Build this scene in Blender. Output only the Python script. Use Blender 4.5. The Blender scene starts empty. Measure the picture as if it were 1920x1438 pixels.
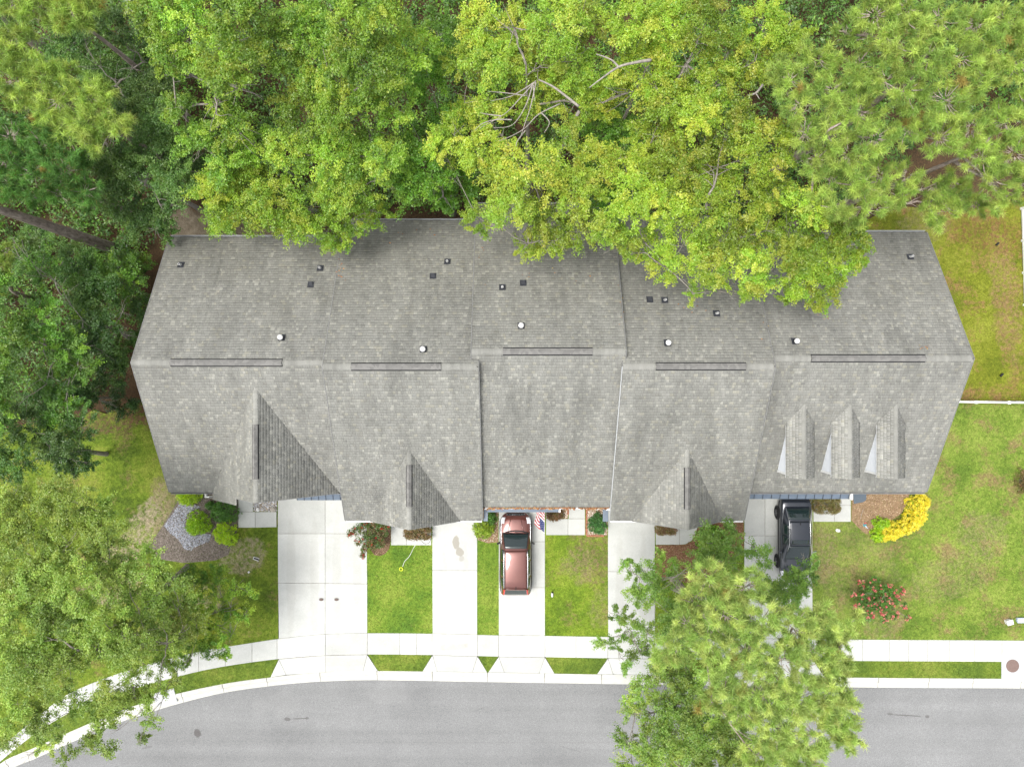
import bpy, bmesh, math, random
import numpy as np
from mathutils import Vector

# ------------------------------------------------------------------ camera, sky, sun, exposure
SC = bpy.context.scene
H = 41.0          # drone height above the street in metres
F = 1280.0        # focal length in photograph pixels (24 mm equivalent)
cam_d = bpy.data.cameras.new('camera'); cam = bpy.data.objects.new('camera', cam_d)
SC.collection.objects.link(cam); SC.camera = cam
cam_d.sensor_width = 36.0; cam_d.lens = 24.0; cam_d.clip_start = 0.1; cam_d.clip_end = 3000
cam.location = (0, 0, H); cam.rotation_euler = (0, 0, 0)

SUN_EL, SUN_AZ = math.radians(72), math.radians(188)   # azimuth measured from +X, counter-clockwise: light comes from the left
W = bpy.data.worlds.new('World'); SC.world = W; W.use_nodes = True
wn = W.node_tree.nodes; wl = W.node_tree.links
sky = wn.new('ShaderNodeTexSky'); sky.sky_type = 'NISHITA'; sky.sun_disc = False
sky.sun_elevation = SUN_EL; sky.sun_rotation = math.radians(90) - SUN_AZ
sky.air_density = 1.0; sky.dust_density = 4.0; sky.ozone_density = 1.0
hs = wn.new('ShaderNodeHueSaturation'); hs.inputs['Saturation'].default_value = 0.22   # overcast: the cloud layer is nearly grey
wl.new(sky.outputs[0], hs.inputs['Color']); wl.new(hs.outputs[0], wn['Background'].inputs['Color'])
wn['Background'].inputs['Strength'].default_value = 0.15
sd = bpy.data.lights.new('sun', 'SUN'); sd.energy = 1.3; sd.angle = math.radians(24); sd.color = (1.0, 0.97, 0.92)
sun = bpy.data.objects.new('sun', sd); SC.collection.objects.link(sun)
dirv = Vector((math.cos(SUN_EL)*math.cos(SUN_AZ), math.cos(SUN_EL)*math.sin(SUN_AZ), math.sin(SUN_EL)))
sun.rotation_euler = dirv.to_track_quat('Z', 'Y').to_euler()
vs = SC.view_settings; vs.view_transform = 'Standard'; vs.look = 'None'; vs.gamma = 1.0; vs.use_curve_mapping = False
vs.exposure = 1.07
SC.cycles.max_bounces = 6; SC.cycles.diffuse_bounces = 4; SC.cycles.transparent_max_bounces = 4

# ------------------------------------------------------------------ helpers
COL = SC.collection
def P(px, py, z=0.0):
    """real position of a point seen at photograph pixel (px,py) and known to be z metres up"""
    return ((px-960)*(H-z)/F, (719-py)*(H-z)/F, z)

class MB:
    def __init__(s): s.v = []; s.f = []; s.m = []
    def add(s, v, f, m=0):
        o = len(s.v); s.v += [tuple(p) for p in v]
        for q in f: s.f.append(tuple(i+o for i in q)); s.m.append(m)
        return s
    def box(s, x0, x1, y0, y1, z0, z1, m=0):
        return s.add([(x0,y0,z0),(x1,y0,z0),(x1,y1,z0),(x0,y1,z0),(x0,y0,z1),(x1,y0,z1),(x1,y1,z1),(x0,y1,z1)],
              [(0,3,2,1),(4,5,6,7),(0,1,5,4),(1,2,6,5),(2,3,7,6),(3,0,4,7)], m)
    def prism(s, poly, z0, z1, m=0):
        a = sum(poly[i][0]*poly[(i+1)%len(poly)][1]-poly[(i+1)%len(poly)][0]*poly[i][1] for i in range(len(poly)))
        if a < 0: poly = poly[::-1]
        n = len(poly)
        return s.add([(p[0],p[1],z0) for p in poly]+[(p[0],p[1],z1) for p in poly],
              [tuple(range(n))[::-1], tuple(range(n, 2*n))]+[(i,(i+1)%n,n+(i+1)%n,n+i) for i in range(n)], m)
    def tube(s, pts, rad, sides=6, m=0, cap=True):
        pts = [Vector(p) for p in pts]; n = len(pts); vs_ = []
        if not hasattr(rad, '__len__'): rad = [rad]*n
        for i, p in enumerate(pts):
            t = (pts[min(i+1,n-1)]-pts[max(i-1,0)]); t = t.normalized() if t.length > 1e-9 else Vector((0,0,1))
            a = t.cross(Vector((0.31,0.17,0.93)) if abs(t.z) < 0.9 else Vector((1,0.1,0))).normalized(); b = t.cross(a)
            for k in range(sides):
                an = 2*math.pi*k/sides; vs_.append(p+(a*math.cos(an)+b*math.sin(an))*rad[i])
        f = [(i*sides+k, i*sides+(k+1)%sides, (i+1)*sides+(k+1)%sides, (i+1)*sides+k) for i in range(n-1) for k in range(sides)]
        if cap: f += [tuple(range(sides))[::-1], tuple(range((n-1)*sides, n*sides))]
        return s.add(vs_, f, m)
    def lathe(s, c, prof, sides=20, m=0, axis='z'):
        """prof: list of (radius, height) from bottom to top"""
        v = []
        for r, h in prof:
            for k in range(sides):
                an = 2*math.pi*k/sides; a, b = r*math.cos(an), r*math.sin(an)
                v.append((c[0]+a, c[1]+b, c[2]+h) if axis == 'z' else ((c[0]+h, c[1]+a, c[2]+b) if axis == 'x' else (c[0]+b, c[1]+h, c[2]+a)))
        n = len(prof)
        f = [(i*sides+k, i*sides+(k+1)%sides, (i+1)*sides+(k+1)%sides, (i+1)*sides+k) for i in range(n-1) for k in range(sides)]
        f += [tuple(range(sides))[::-1], tuple(range((n-1)*sides, n*sides))]
        return s.add(v, f, m)
    def build(s, name, mats, parent=None, smooth=False, bevel=0.0):
        me = bpy.data.meshes.new(name); me.from_pydata(s.v, [], s.f)
        if not isinstance(mats, (list, tuple)): mats = [mats]
        for m in mats: me.materials.append(M[m] if isinstance(m, str) else m)
        if len(mats) > 1: me.polygons.foreach_set('material_index', s.m)
        if bevel > 0:
            bm = bmesh.new(); bm.from_mesh(me)
            bmesh.ops.bevel(bm, geom=bm.edges[:], offset=bevel, segments=2, affect='EDGES', profile=0.6)
            bm.to_mesh(me); bm.free()
        if smooth: me.polygons.foreach_set('use_smooth', [True]*len(me.polygons))
        me.update()
        o = bpy.data.objects.new(name, me); COL.objects.link(o)
        if parent: o.parent = parent
        return o

def np_mesh(name, V, loops, nper, mat, parent=None, col=None, mi=None):
    """fast mesh: V (n,3), loops flat index array, nper verts per face (int or array), col (faces,3)"""
    me = bpy.data.meshes.new(name); V = np.asarray(V, np.float32); loops = np.asarray(loops, np.int32).ravel()
    nf = len(loops)//nper if isinstance(nper, int) else len(nper)
    tot = np.full(nf, nper, np.int32) if isinstance(nper, int) else np.asarray(nper, np.int32)
    st = np.concatenate([[0], np.cumsum(tot)[:-1]]).astype(np.int32)
    me.vertices.add(len(V)); me.vertices.foreach_set('co', V.ravel())
    me.loops.add(len(loops)); me.loops.foreach_set('vertex_index', loops)
    me.polygons.add(nf); me.polygons.foreach_set('loop_start', st); me.polygons.foreach_set('loop_total', tot)
    for m in (mat if isinstance(mat, (list, tuple)) else [mat]): me.materials.append(M[m])
    if mi is not None: me.polygons.foreach_set('material_index', np.asarray(mi, np.int32))
    if col is not None:
        a = me.attributes.new('col', 'FLOAT_VECTOR', 'FACE'); a.data.foreach_set('vector', np.asarray(col, np.float32).ravel())
    me.update(calc_edges=True)
    o = bpy.data.objects.new(name, me); COL.objects.link(o)
    if parent: o.parent = parent
    return o

def tag(o, label=None, cat=None, group=None, kind=None):
    if label: o['label'] = label
    if cat: o['category'] = cat
    if group: o['group'] = group
    if kind: o['kind'] = kind
    return o
def empty(name, loc=(0,0,0), rz=0):
    o = bpy.data.objects.new(name, None); COL.objects.link(o); o.location = loc; o.rotation_euler = (0,0,rz)
    o.empty_display_size = 0.2; return o

# ------------------------------------------------------------------ materials
M = {}
class NT:
    def __init__(s, name):
        s.mat = bpy.data.materials.new(name); s.mat.use_nodes = True; s.t = s.mat.node_tree
        s.b = s.t.nodes['Principled BSDF']; s.out = s.t.nodes['Material Output']; M[name] = s.mat
    def n(s, typ, **kw):
        nd = s.t.nodes.new('ShaderNode'+typ)
        for k, v in kw.items():
            if k in nd.inputs: s.put(nd.inputs[k], v)
            elif hasattr(nd, k): setattr(nd, k, v)
        return nd
    def put(s, sock, v):
        if isinstance(v, bpy.types.NodeSocket): s.t.links.new(v, sock)
        elif isinstance(v, bpy.types.Node): s.t.links.new(v.outputs[0], sock)
        else:
            if hasattr(sock.default_value, '__len__') and len(sock.default_value) == 4 and len(v) == 3: v = (*v, 1)
            sock.default_value = v
    def pos(s): return s.n('NewGeometry').outputs['Position']
    def scaled(s, vec, sc):
        nd = s.n('VectorMath', operation='MULTIPLY'); s.put(nd.inputs[0], vec); nd.inputs[1].default_value = sc; return nd.outputs[0]
    def noise(s, vec, scale, detail=3, rough=0.55):
        return s.n('TexNoise', Vector=vec, Scale=scale, Detail=detail, Roughness=rough).outputs['Fac']
    def ramp(s, fac, stops):
        nd = s.n('ValToRGB'); s.put(nd.inputs[0], fac); e = nd.color_ramp.elements
        while len(e) < len(stops): e.new(0.5)
        for el, (p, c) in zip(e, stops): el.position = p; el.color = (*c, 1) if hasattr(c, '__len__') else (c, c, c, 1)
        return nd.outputs[0]
    def mix(s, fac, a, b, mode='MIX'):
        nd = s.n('MixRGB', blend_type=mode); s.put(nd.inputs[0], fac); s.put(nd.inputs[1], a); s.put(nd.inputs[2], b); return nd.outputs[0]
    def math(s, op, a, b=0.0):
        nd = s.n('Math', operation=op); s.put(nd.inputs[0], a); s.put(nd.inputs[1], b); return nd.outputs[0]
    def blob(s, x, y, rx, ry, rot=0.0, wob=0.6, ws=2.0):
        """1 inside a wobbly ellipse on the ground at world x,y"""
        mp = s.n('Mapping', vector_type='TEXTURE', Vector=s.pos()); mp.inputs['Location'].default_value = (x,y,0)
        mp.inputs['Rotation'].default_value = (0,0,rot); mp.inputs['Scale'].default_value = (rx,ry,1000)
        ln = s.n('VectorMath', operation='LENGTH'); s.put(ln.inputs[0], mp.outputs[0])
        w = s.math('MULTIPLY', s.math('SUBTRACT', s.noise(s.pos(), ws, 4), 0.5), wob*2)
        return s.ramp(s.math('ADD', ln.outputs['Value'], w), [(0.75, 1.0), (1.0, 0.0)])
    def bump(s, h, strength=0.3, dist=0.02):
        s.put(s.b.inputs['Normal'], s.n('Bump', Height=h, Strength=strength, Distance=dist))
    def base(s, c, rough=0.9, spec=0.2, metal=0.0):
        s.put(s.b.inputs['Base Color'], c); s.put(s.b.inputs['Roughness'], rough)
        s.b.inputs['Specular IOR Level'].default_value = spec; s.b.inputs['Metallic'].default_value = metal
        return s

def plain(name, c, rough=0.6, spec=0.3, metal=0.0, var=0.12, scale=6.0, coat=0.0):
    t = NT(name); co = t.n('TexCoord').outputs['Object']
    f = t.ramp(t.noise(co, scale, 4), [(0.3, 1-var), (0.7, 1+var)])
    t.base(t.mix(1.0, (*c,1), f, 'MULTIPLY'), rough, spec, metal)
    if coat: t.b.inputs['Coat Weight'].default_value = coat; t.b.inputs['Coat Roughness'].default_value = 0.04
    return t

# ground: leaf litter and soil
t = NT('litter'); p = t.pos()
c = t.ramp(t.noise(p, 0.5, 5), [(0.3,(0.025,0.021,0.013)),(0.5,(0.042,0.032,0.019)),(0.7,(0.08,0.05,0.029))])
c = t.mix(t.ramp(t.noise(p, 14, 3), [(0.35,0.0),(0.75,0.8)]), c, (0.13,0.075,0.04,1))
for (px,py,rx,ry,k) in [(400,425,2.6,0.9,0.9),(345,420,1.6,1.0,0.8),(520,435,3.0,0.5,0.7),(330,395,0.9,1.0,0.6)]:
    c = t.mix(t.math('MULTIPLY', t.blob(*P(px,py)[:2],rx,ry,0,0.5,1.5), k), c, t.ramp(t.noise(p,3,5,0.7), [(0.3,(0.12,0.095,0.065)),(0.7,(0.25,0.21,0.155))]))
t.base(c, 0.95, 0.1); t.bump(t.noise(p, 18, 4), 0.6, 0.05)

def grass_mat(name, dry=0.55, extra=None, g0=(0.058,0.118,0.012), g1=(0.105,0.185,0.018), g2=(0.175,0.225,0.035), brown=(0.19,0.13,0.065)):
    t = NT(name); p = t.pos()
    c = t.ramp(t.math('ADD', t.math('MULTIPLY', t.noise(p, 0.45, 3), 0.6), t.math('MULTIPLY', t.noise(p, 3.2, 4, 0.7), 0.4)), [(0.40,g0),(0.5,g1),(0.60,g2)])
    m = t.ramp(t.math('ADD', t.math('MULTIPLY', t.noise(p, 0.75, 4), 0.6), t.math('MULTIPLY', t.noise(p, 5.0, 4, 0.75), 0.4)), [(dry,0.0),(dry+0.14,0.85)])
    bc = t.ramp(t.noise(p, 9, 3), [(0.3,tuple(x*0.75 for x in brown)),(0.7,tuple(x*1.3 for x in brown))])
    c = t.mix(m, c, bc)
    for e in (extra or []):
        x, y, rx, ry, rot, k, col = e
        f = t.math('MULTIPLY', t.math('MULTIPLY', t.blob(x,y,rx,ry,rot,0.7,1.4), t.ramp(t.noise(p,4,5,0.75), [(0.40,0.05),(0.62,1.0)])), k)
        c = t.mix(f, c, col)
    fine = t.mix(1.0, t.ramp(t.noise(p, 22, 3, 0.8), [(0.3,0.55),(0.5,1.0),(0.7,1.45)]), t.ramp(t.noise(p, 6.5, 3, 0.7), [(0.35,0.82),(0.65,1.16)]), 'MULTIPLY')
    t.base(t.mix(1.0, c, fine, 'MULTIPLY'), 0.9, 0.12)
    t.bump(t.noise(p, 30, 3), 0.5, 0.04)
SAND = (0.27,0.225,0.15,1); TAN = (0.20,0.165,0.085,1)
x1,y1,_ = P(455,1040); 
grass_mat('lawn_left', 0.54, [(x1,y1,1.6,1.3,0,0.9,SAND), (*P(272,990)[:2],1.1,3.0,-0.6,1.0,SAND), (*P(295,950)[:2],0.7,1.8,-0.4,0.8,SAND), (*P(225,1042)[:2],1.6,1.0,0.4,1.0,SAND), (*P(305,925)[:2],0.7,1.2,0.3,0.9,TAN), (*P(215,790)[:2],3.4,0.9,0.15,0.95,(0.11,0.065,0.04,1)), (*P(262,768)[:2],1.4,1.2,0,1.0,(0.13,0.07,0.04,1)),
     (*P(320,960)[:2],0.6,2.6,-0.5,0.7,TAN), (*P(300,1190)[:2],1.8,0.9,0.2,0.7,TAN), (*P(215,1100)[:2],2.5,1.3,0.2,0.8,SAND), (*P(380,1120)[:2],1.5,1.0,0.2,0.8,SAND)],
     g0=(0.06,0.095,0.012), g1=(0.105,0.155,0.016), g2=(0.155,0.19,0.028))
grass_mat('lawn_lush', 0.60, g0=(0.075,0.14,0.018), g1=(0.115,0.185,0.022), g2=(0.165,0.22,0.034))
grass_mat('lawn_patchy', 0.55, [(*P(1112,1035)[:2],1.5,2.4,0.25,0.85,(0.17,0.12,0.065,1)), (*P(1085,1060)[:2],1.2,1.2,0,0.6,TAN), (*P(1125,1140)[:2],0.8,1.3,0,0.55,TAN)],
     g0=(0.085,0.14,0.014), g1=(0.13,0.195,0.018), g2=(0.18,0.23,0.03))
grass_mat('lawn_right', 0.50, [(*P(1600,1060)[:2],3.0,3.0,0.3,0.45,TAN),(*P(1780,1080)[:2],3.0,1.6,0.3,0.5,TAN),(*P(1545,1030)[:2],0.9,2.2,0,0.7,TAN), (*P(1840,1000)[:2],1.6,1.5,0.3,0.65,TAN), (*P(1655,1170)[:2],1.6,1.0,0.3,0.6,TAN), (*P(1710,820)[:2],2.0,1.2,0.3,0.5,TAN)],
     g0=(0.085,0.138,0.02), g1=(0.13,0.19,0.028), g2=(0.185,0.235,0.045))
grass_mat('lawn_back', 0.505, [(*P(1885,560)[:2],1.0,4.5,0.1,0.8,(0.21,0.13,0.07,1)), (*P(1840,430)[:2],3.5,1.4,-0.3,0.8,(0.15,0.075,0.035,1)), (*P(1735,420)[:2],1.6,1.2,0,0.6,TAN)],
     g0=(0.10,0.125,0.012), g1=(0.14,0.16,0.016), g2=(0.18,0.20,0.026), brown=(0.22,0.12,0.06))
grass_mat('lawn_verge', 0.64, g0=(0.075,0.12,0.018), g1=(0.11,0.16,0.022), g2=(0.15,0.185,0.032))

# concrete
t = NT('concrete'); p = t.pos(); oi = t.n('ObjectInfo').outputs['Random']
c = t.ramp(t.noise(p, 0.8, 5, 0.65), [(0.3,(0.40,0.405,0.385)),(0.7,(0.475,0.48,0.458))])
c = t.mix(1.0, c, t.ramp(oi, [(0.0,(0.90,0.90,0.89)),(0.6,(1.02,1.02,1.01)),(1.0,(1.10,1.10,1.09))]), 'MULTIPLY')
c = t.mix(1.0, c, t.ramp(t.noise(p, 18, 4, 0.75), [(0.3,0.90),(0.7,1.07)]), 'MULTIPLY')
c = t.mix(t.ramp(t.noise(p, 2.3, 6, 0.7), [(0.60,0.0),(0.78,0.35)]), c, (0.30,0.29,0.25,1))
st = t.math('MAXIMUM', t.blob(*P(855,1018)[:2],0.24,0.46,0,0.5,3.0), t.math('MAXIMUM', t.blob(*P(862,1034)[:2],0.26,0.36,0.3,0.5,3.0), t.math('MULTIPLY', t.blob(*P(866,1046)[:2],0.2,0.2,0,0.6,3.0), 0.6)))
c = t.mix(t.math('MULTIPLY', st, 0.8), c, (0.26,0.24,0.20,1))
for (px,py,rx,ry,rot,k) in [(832,1125,0.28,3.6,0,0.16),(874,1125,0.28,3.6,0,0.16),(952,1160,0.26,2.2,0,0.14),(1004,1160,0.26,2.2,0,0.14),(1162,1110,0.28,4.0,0,0.15),(1206,1110,0.28,4.0,0,0.15),(546,1080,0.3,4.2,0,0.13),(590,1080,0.3,4.2,0,0.13),(632,1080,0.3,4.2,0,0.13),(670,1090,0.28,3.4,0,0.12),(850,1212,1.2,0.25,0.1,0.3),(560,1060,1.2,2.4,0,0.10),(640,1240,2.2,0.3,0,0.12)]:
    c = t.mix(t.math('MULTIPLY', t.blob(*P(px,py)[:2],rx,ry,rot,0.35,2.5), k), c, (0.26,0.24,0.20,1))
t.base(c, 0.88, 0.25); t.bump(t.noise(p, 40, 4), 0.25, 0.01)
plain('joint', (0.24,0.23,0.20), 0.95, 0.1, var=0.3)
plain('kerb_concrete', (0.45,0.445,0.405), 0.9, 0.2, var=0.10, scale=3)
# asphalt
t = NT('asphalt'); p = t.pos()
c = t.ramp(t.noise(p, 0.22, 5, 0.6), [(0.3,(0.165,0.167,0.166)),(0.7,(0.205,0.207,0.205))])
c = t.mix(1.0, c, t.ramp(t.noise(t.scaled(p,(0.03,1.0,1.0)), 0.9, 4), [(0.3,0.88),(0.7,1.08)]), 'MULTIPLY')
c = t.mix(1.0, c, t.mix(1.0, t.ramp(t.noise(p, 26, 3, 0.85), [(0.28,0.5),(0.5,1.0),(0.72,1.55)]), t.ramp(t.noise(p, 8, 3, 0.8), [(0.3,0.94),(0.7,1.06)]), 'MULTIPLY'), 'MULTIPLY')
for (px,py,rx,ry,rot,k) in [(369,1375,0.24,0.3,0.3,0.75),(538,1349,0.22,0.13,0,0.6),(560,1348,0.55,0.05,0.05,0.55),(575,1347,0.12,0.10,0,0.5),(1670,1339,0.22,0.09,0,0.45),(1700,1342,1.1,0.05,-0.06,0.6),(1740,1344,0.15,0.10,0,0.6),(275,1402,0.4,0.07,0.25,0.35),(1150,1393,22,0.03,0,0.14),(900,1330,0.5,0.03,0.4,0.3),(1070,1405,0.9,0.02,-0.3,0.3)]:
    c = t.mix(t.math('MULTIPLY', t.blob(*P(px,py)[:2],rx,ry,rot,0.3,4.0), k), c, (0.075,0.068,0.065,1))
for (px,py,rx,ry) in [(735,1300,1.4,0.9),(520,1320,1.6,0.8),(1017,1322,0.18,0.35)]:
    c = t.mix(t.math('MULTIPLY', t.blob(*P(px,py)[:2],rx,ry,0,0.9,1.2), 0.10), c, (0.33,0.33,0.32,1))
t.base(c, 0.85, 0.25); t.bump(t.noise(p, 60, 3), 0.4, 0.01)
# mulch, gravel, soil
t = NT('mulch'); p = t.pos(); c = t.ramp(t.noise(t.scaled(p,(1,1.6,1)), 11, 4, 0.75), [(0.28,(0.05,0.032,0.022)),(0.5,(0.14,0.085,0.052)),(0.72,(0.27,0.18,0.12))]); t.base(c, 0.95, 0.1); t.bump(t.noise(p, 16, 3), 0.8, 0.05)
t = NT('pine_straw'); p = t.pos(); c = t.ramp(t.noise(p, 12, 4, 0.75), [(0.28,(0.08,0.042,0.025)),(0.5,(0.18,0.095,0.055)),(0.72,(0.30,0.18,0.11))]); t.base(c, 0.95, 0.1); t.bump(t.noise(p, 16, 3), 0.8, 0.05)
t = NT('grey_mulch'); p = t.pos(); c = t.ramp(t.noise(p, 14, 4, 0.8), [(0.28,(0.06,0.05,0.042)),(0.5,(0.16,0.135,0.115)),(0.72,(0.32,0.28,0.245))]); t.base(c, 0.95, 0.1); t.bump(t.noise(p, 16, 3), 0.8, 0.05)
t = NT('tan_mulch'); p = t.pos(); c = t.ramp(t.noise(p, 12, 4, 0.8), [(0.28,(0.12,0.075,0.04)),(0.5,(0.23,0.155,0.09)),(0.72,(0.36,0.26,0.17))]); t.base(c, 0.95, 0.1); t.bump(t.noise(p, 16, 3), 0.8, 0.05)
t = NT('sand'); p = t.pos(); c = t.ramp(t.noise(p, 2.5, 6, 0.75), [(0.3,(0.17,0.13,0.085)),(0.5,(0.27,0.22,0.16)),(0.7,(0.42,0.37,0.29))]); t.base(c, 0.95, 0.1); t.bump(t.noise(p, 12, 4), 0.5, 0.04)
def attr_mat(name, rough=0.8, spec=0.2, trans=0.0, stain=False):
    t = NT(name); a = t.n('Attribute', attribute_name='col').outputs['Vector']
    if stain:   # algae streaks and weathering down the roof
        p = t.pos()
        s1 = t.ramp(t.noise(t.scaled(p,(1.0,0.45,0.0)), 0.42, 5, 0.62), [(0.38,1.08),(0.52,1.0),(0.68,0.83)])
        s2 = t.ramp(t.noise(t.scaled(p,(1.0,0.22,0.0)), 1.6, 4, 0.65), [(0.42,1.04),(0.72,0.80)])
        a = t.mix(1.0, t.mix(1.0, a, s1, 'MULTIPLY'), s2, 'MULTIPLY')
        back = t.math('MULTIPLY', t.ramp(t.math('ADD', t.math('MULTIPLY', t.n('SeparateXYZ', Vector=p).outputs['Y'], 0.09), t.math('MULTIPLY', t.noise(p,0.5,4),0.55)), [(0.5,0.0),(1.1,0.55)]), 1.0)
        a = t.mix(back, a, t.mix(1.0, a, (0.82,0.80,0.72,1), 'MULTIPLY'))   # green-brown algae film on the tree side
        a = t.mix(1.0, a, t.ramp(t.noise(p, 45, 2, 0.8), [(0.3,0.82),(0.7,1.18)]), 'MULTIPLY')
    t.base(a, rough, spec)
    if trans:
        tr = t.n('BsdfTranslucent', Color=t.mix(1.0, a, (1.25,1.15,0.55,1), 'MULTIPLY'))
        ms = t.n('MixShader'); ms.inputs[0].default_value = trans
        t.t.links.new(t.b.outputs[0], ms.inputs[1]); t.t.links.new(tr.outputs[0], ms.inputs[2]); t.t.links.new(ms.outputs[0], t.out.inputs[0])
attr_mat('shingle', 0.92, 0.15, stain=True)
attr_mat('leaf', 0.42, 0.5, 0.30); attr_mat('needle', 0.5, 0.35, 0.34); attr_mat('grit', 0.9, 0.2)
t = NT('bark_grey'); co = t.pos(); c = t.ramp(t.noise(t.scaled(co,(1,1,0.25)), 9, 5, 0.7), [(0.3,(0.13,0.115,0.095)),(0.7,(0.33,0.30,0.26))]); t.base(c, 0.95, 0.1); t.bump(t.noise(co, 20, 4), 0.6, 0.03)
t = NT('bark_pine'); co = t.pos(); c = t.ramp(t.noise(t.scaled(co,(1,1,0.35)), 7, 5, 0.7), [(0.3,(0.12,0.095,0.08)),(0.5,(0.28,0.23,0.20)),(0.7,(0.44,0.37,0.33))]); t.base(c, 0.95, 0.1); t.bump(t.noise(t.scaled(co,(1,1,0.35)), 12, 4), 0.9, 0.06)
plain('dead_wood', (0.27,0.245,0.215), 0.9, 0.15, var=0.25, scale=8)
plain('cheek_white', (0.80,0.83,0.88), 0.5, 0.3, var=0.03)
plain('white_trim', (0.78,0.78,0.77), 0.5, 0.3, var=0.05)
plain('siding', (0.62,0.63,0.64), 0.7, 0.25, var=0.05)
plain('soffit', (0.6,0.6,0.58), 0.7, 0.2, var=0.05)
plain('shingle_edge', (0.075,0.075,0.072), 0.95, 0.1, var=0.2)
plain('drip_edge', (0.21,0.21,0.205), 0.7, 0.3, var=0.15)
plain('vent_black', (0.012,0.012,0.013), 0.6, 0.3, var=0.2)
plain('vent_white', (0.55,0.55,0.54), 0.45, 0.35, var=0.08)
plain('lead_dark', (0.028,0.03,0.036), 0.55, 0.35, var=0.2)
t = plain('metal_roof', (0.105,0.135,0.175), 0.45, 0.5, var=0.10, scale=3)
plain('metal_seam', (0.04,0.05,0.065), 0.5, 0.4)
plain('window_glass', (0.02,0.025,0.03), 0.08, 0.6, var=0.05)
plain('door_paint', (0.10,0.03,0.025), 0.5, 0.3)
plain('brick', (0.30,0.13,0.08), 0.9, 0.15, var=0.25, scale=14)
plain('leaf_litter_orange', (0.36,0.16,0.055), 0.9, 0.1, var=0.35, scale=20)
plain('iron_brown', (0.165,0.115,0.10), 0.8, 0.3, var=0.15, scale=20)
plain('grey_slab', (0.40,0.41,0.41), 0.9, 0.2, var=0.06, scale=3)
# ------------------------------------------------------------------ setting: ground, road, kerb, pavement, driveways, lawns
rng = np.random.default_rng(7); random.seed(7)
def G(px, py): return P(px, py)[:2]
def interp(line, x):
    xs = [a for a,_ in line]; ys = [b for _,b in line]
    return float(np.interp(x, xs, ys))
def dense(line, x0, x1, step=24):
    xs = sorted(set([x0,x1]+[x for x,_ in line if x0 < x < x1]+list(np.arange(x0,x1,step))))
    return [(x, interp(line, x)) for x in xs]
def smooth_line(line):
    """Catmull-Rom resample so that the curve of the street has no corners"""
    out = []
    for i in range(len(line)-1):
        p0 = line[max(i-1,0)]; p1 = line[i]; p2 = line[i+1]; p3 = line[min(i+2,len(line)-1)]
        for k in range(5):
            s = k/5; x = p1[0]+(p2[0]-p1[0])*s
            m1 = (p2[1]-p0[1])/max(p2[0]-p0[0],1e-6); m2 = (p3[1]-p1[1])/max(p3[0]-p1[0],1e-6); h = p2[0]-p1[0]
            y = (2*s**3-3*s**2+1)*p1[1]+(s**3-2*s**2+s)*h*m1+(-2*s**3+3*s**2)*p2[1]+(s**3-s**2)*h*m2
            out.append((x,y))
    return out+[line[-1]]
RT = [(690,1186),(810,1187),(895,1189),(935,1190),(1022,1191),(1140,1193),(1600,1198),(1920,1200),(2500,1206)]
SW_TOP = smooth_line([(-300,1690),(-120,1500),(0,1402),(77,1337),(130,1299),(233,1258),(333,1230),(393,1217),(473,1204),(520,1197),(610,1188)]+RT)
SW_BOT = smooth_line([(-300,1740),(-120,1535),(0,1428),(60,1380),(110,1347),(175,1314),(240,1294),(281,1282),(370,1259),(433,1247),(522,1235),(610,1228)]+[(x,y+40.5) for x,y in RT])
K_IN = smooth_line([(-300,1742),(-120,1537),(0,1431),(60,1403),(123,1375),(200,1342),(260,1320),(340,1298),(427,1280),(500,1270),(560,1263),(640,1258),(710,1257),(915,1260),(1040,1262),(1130,1263.5),(1600,1269.5),(1920,1272),(2500,1277)])
K_OUT = smooth_line([(-300,1772),(-120,1565),(0,1451),(60,1423),(123,1395),(207,1360),(270,1339),(333,1320),(417,1300),(500,1288),(570,1281),(640,1277.5),(710,1276.5),(915,1280),(1130,1283.5),(1600,1290),(1920,1292),(2500,1297)])

Z_SLAB, Z_LAWN, Z_ROAD, Z_GROUND = 0.04, 0.02, -0.085, -0.10
gm = MB(); gm.add([(-900,-900,Z_GROUND),(900,-900,Z_GROUND),(900,900,Z_GROUND),(-900,900,Z_GROUND)], [(0,1,2,3)])
tag(gm.build('ground', 'litter'), kind='structure')

rd = MB(); top = dense(K_OUT, -300, 2500, 12); poly = [G(x,y-3) for x,y in top]+[G(2500,1540),G(500,1530),G(300,1560),G(100,1660),G(-60,1850),G(-300,2100)]
n = len(poly); rd.add([(x,y,Z_ROAD) for x,y in poly], [tuple(range(n))[::-1]])
tag(rd.build('road', 'asphalt'), kind='structure')

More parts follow.
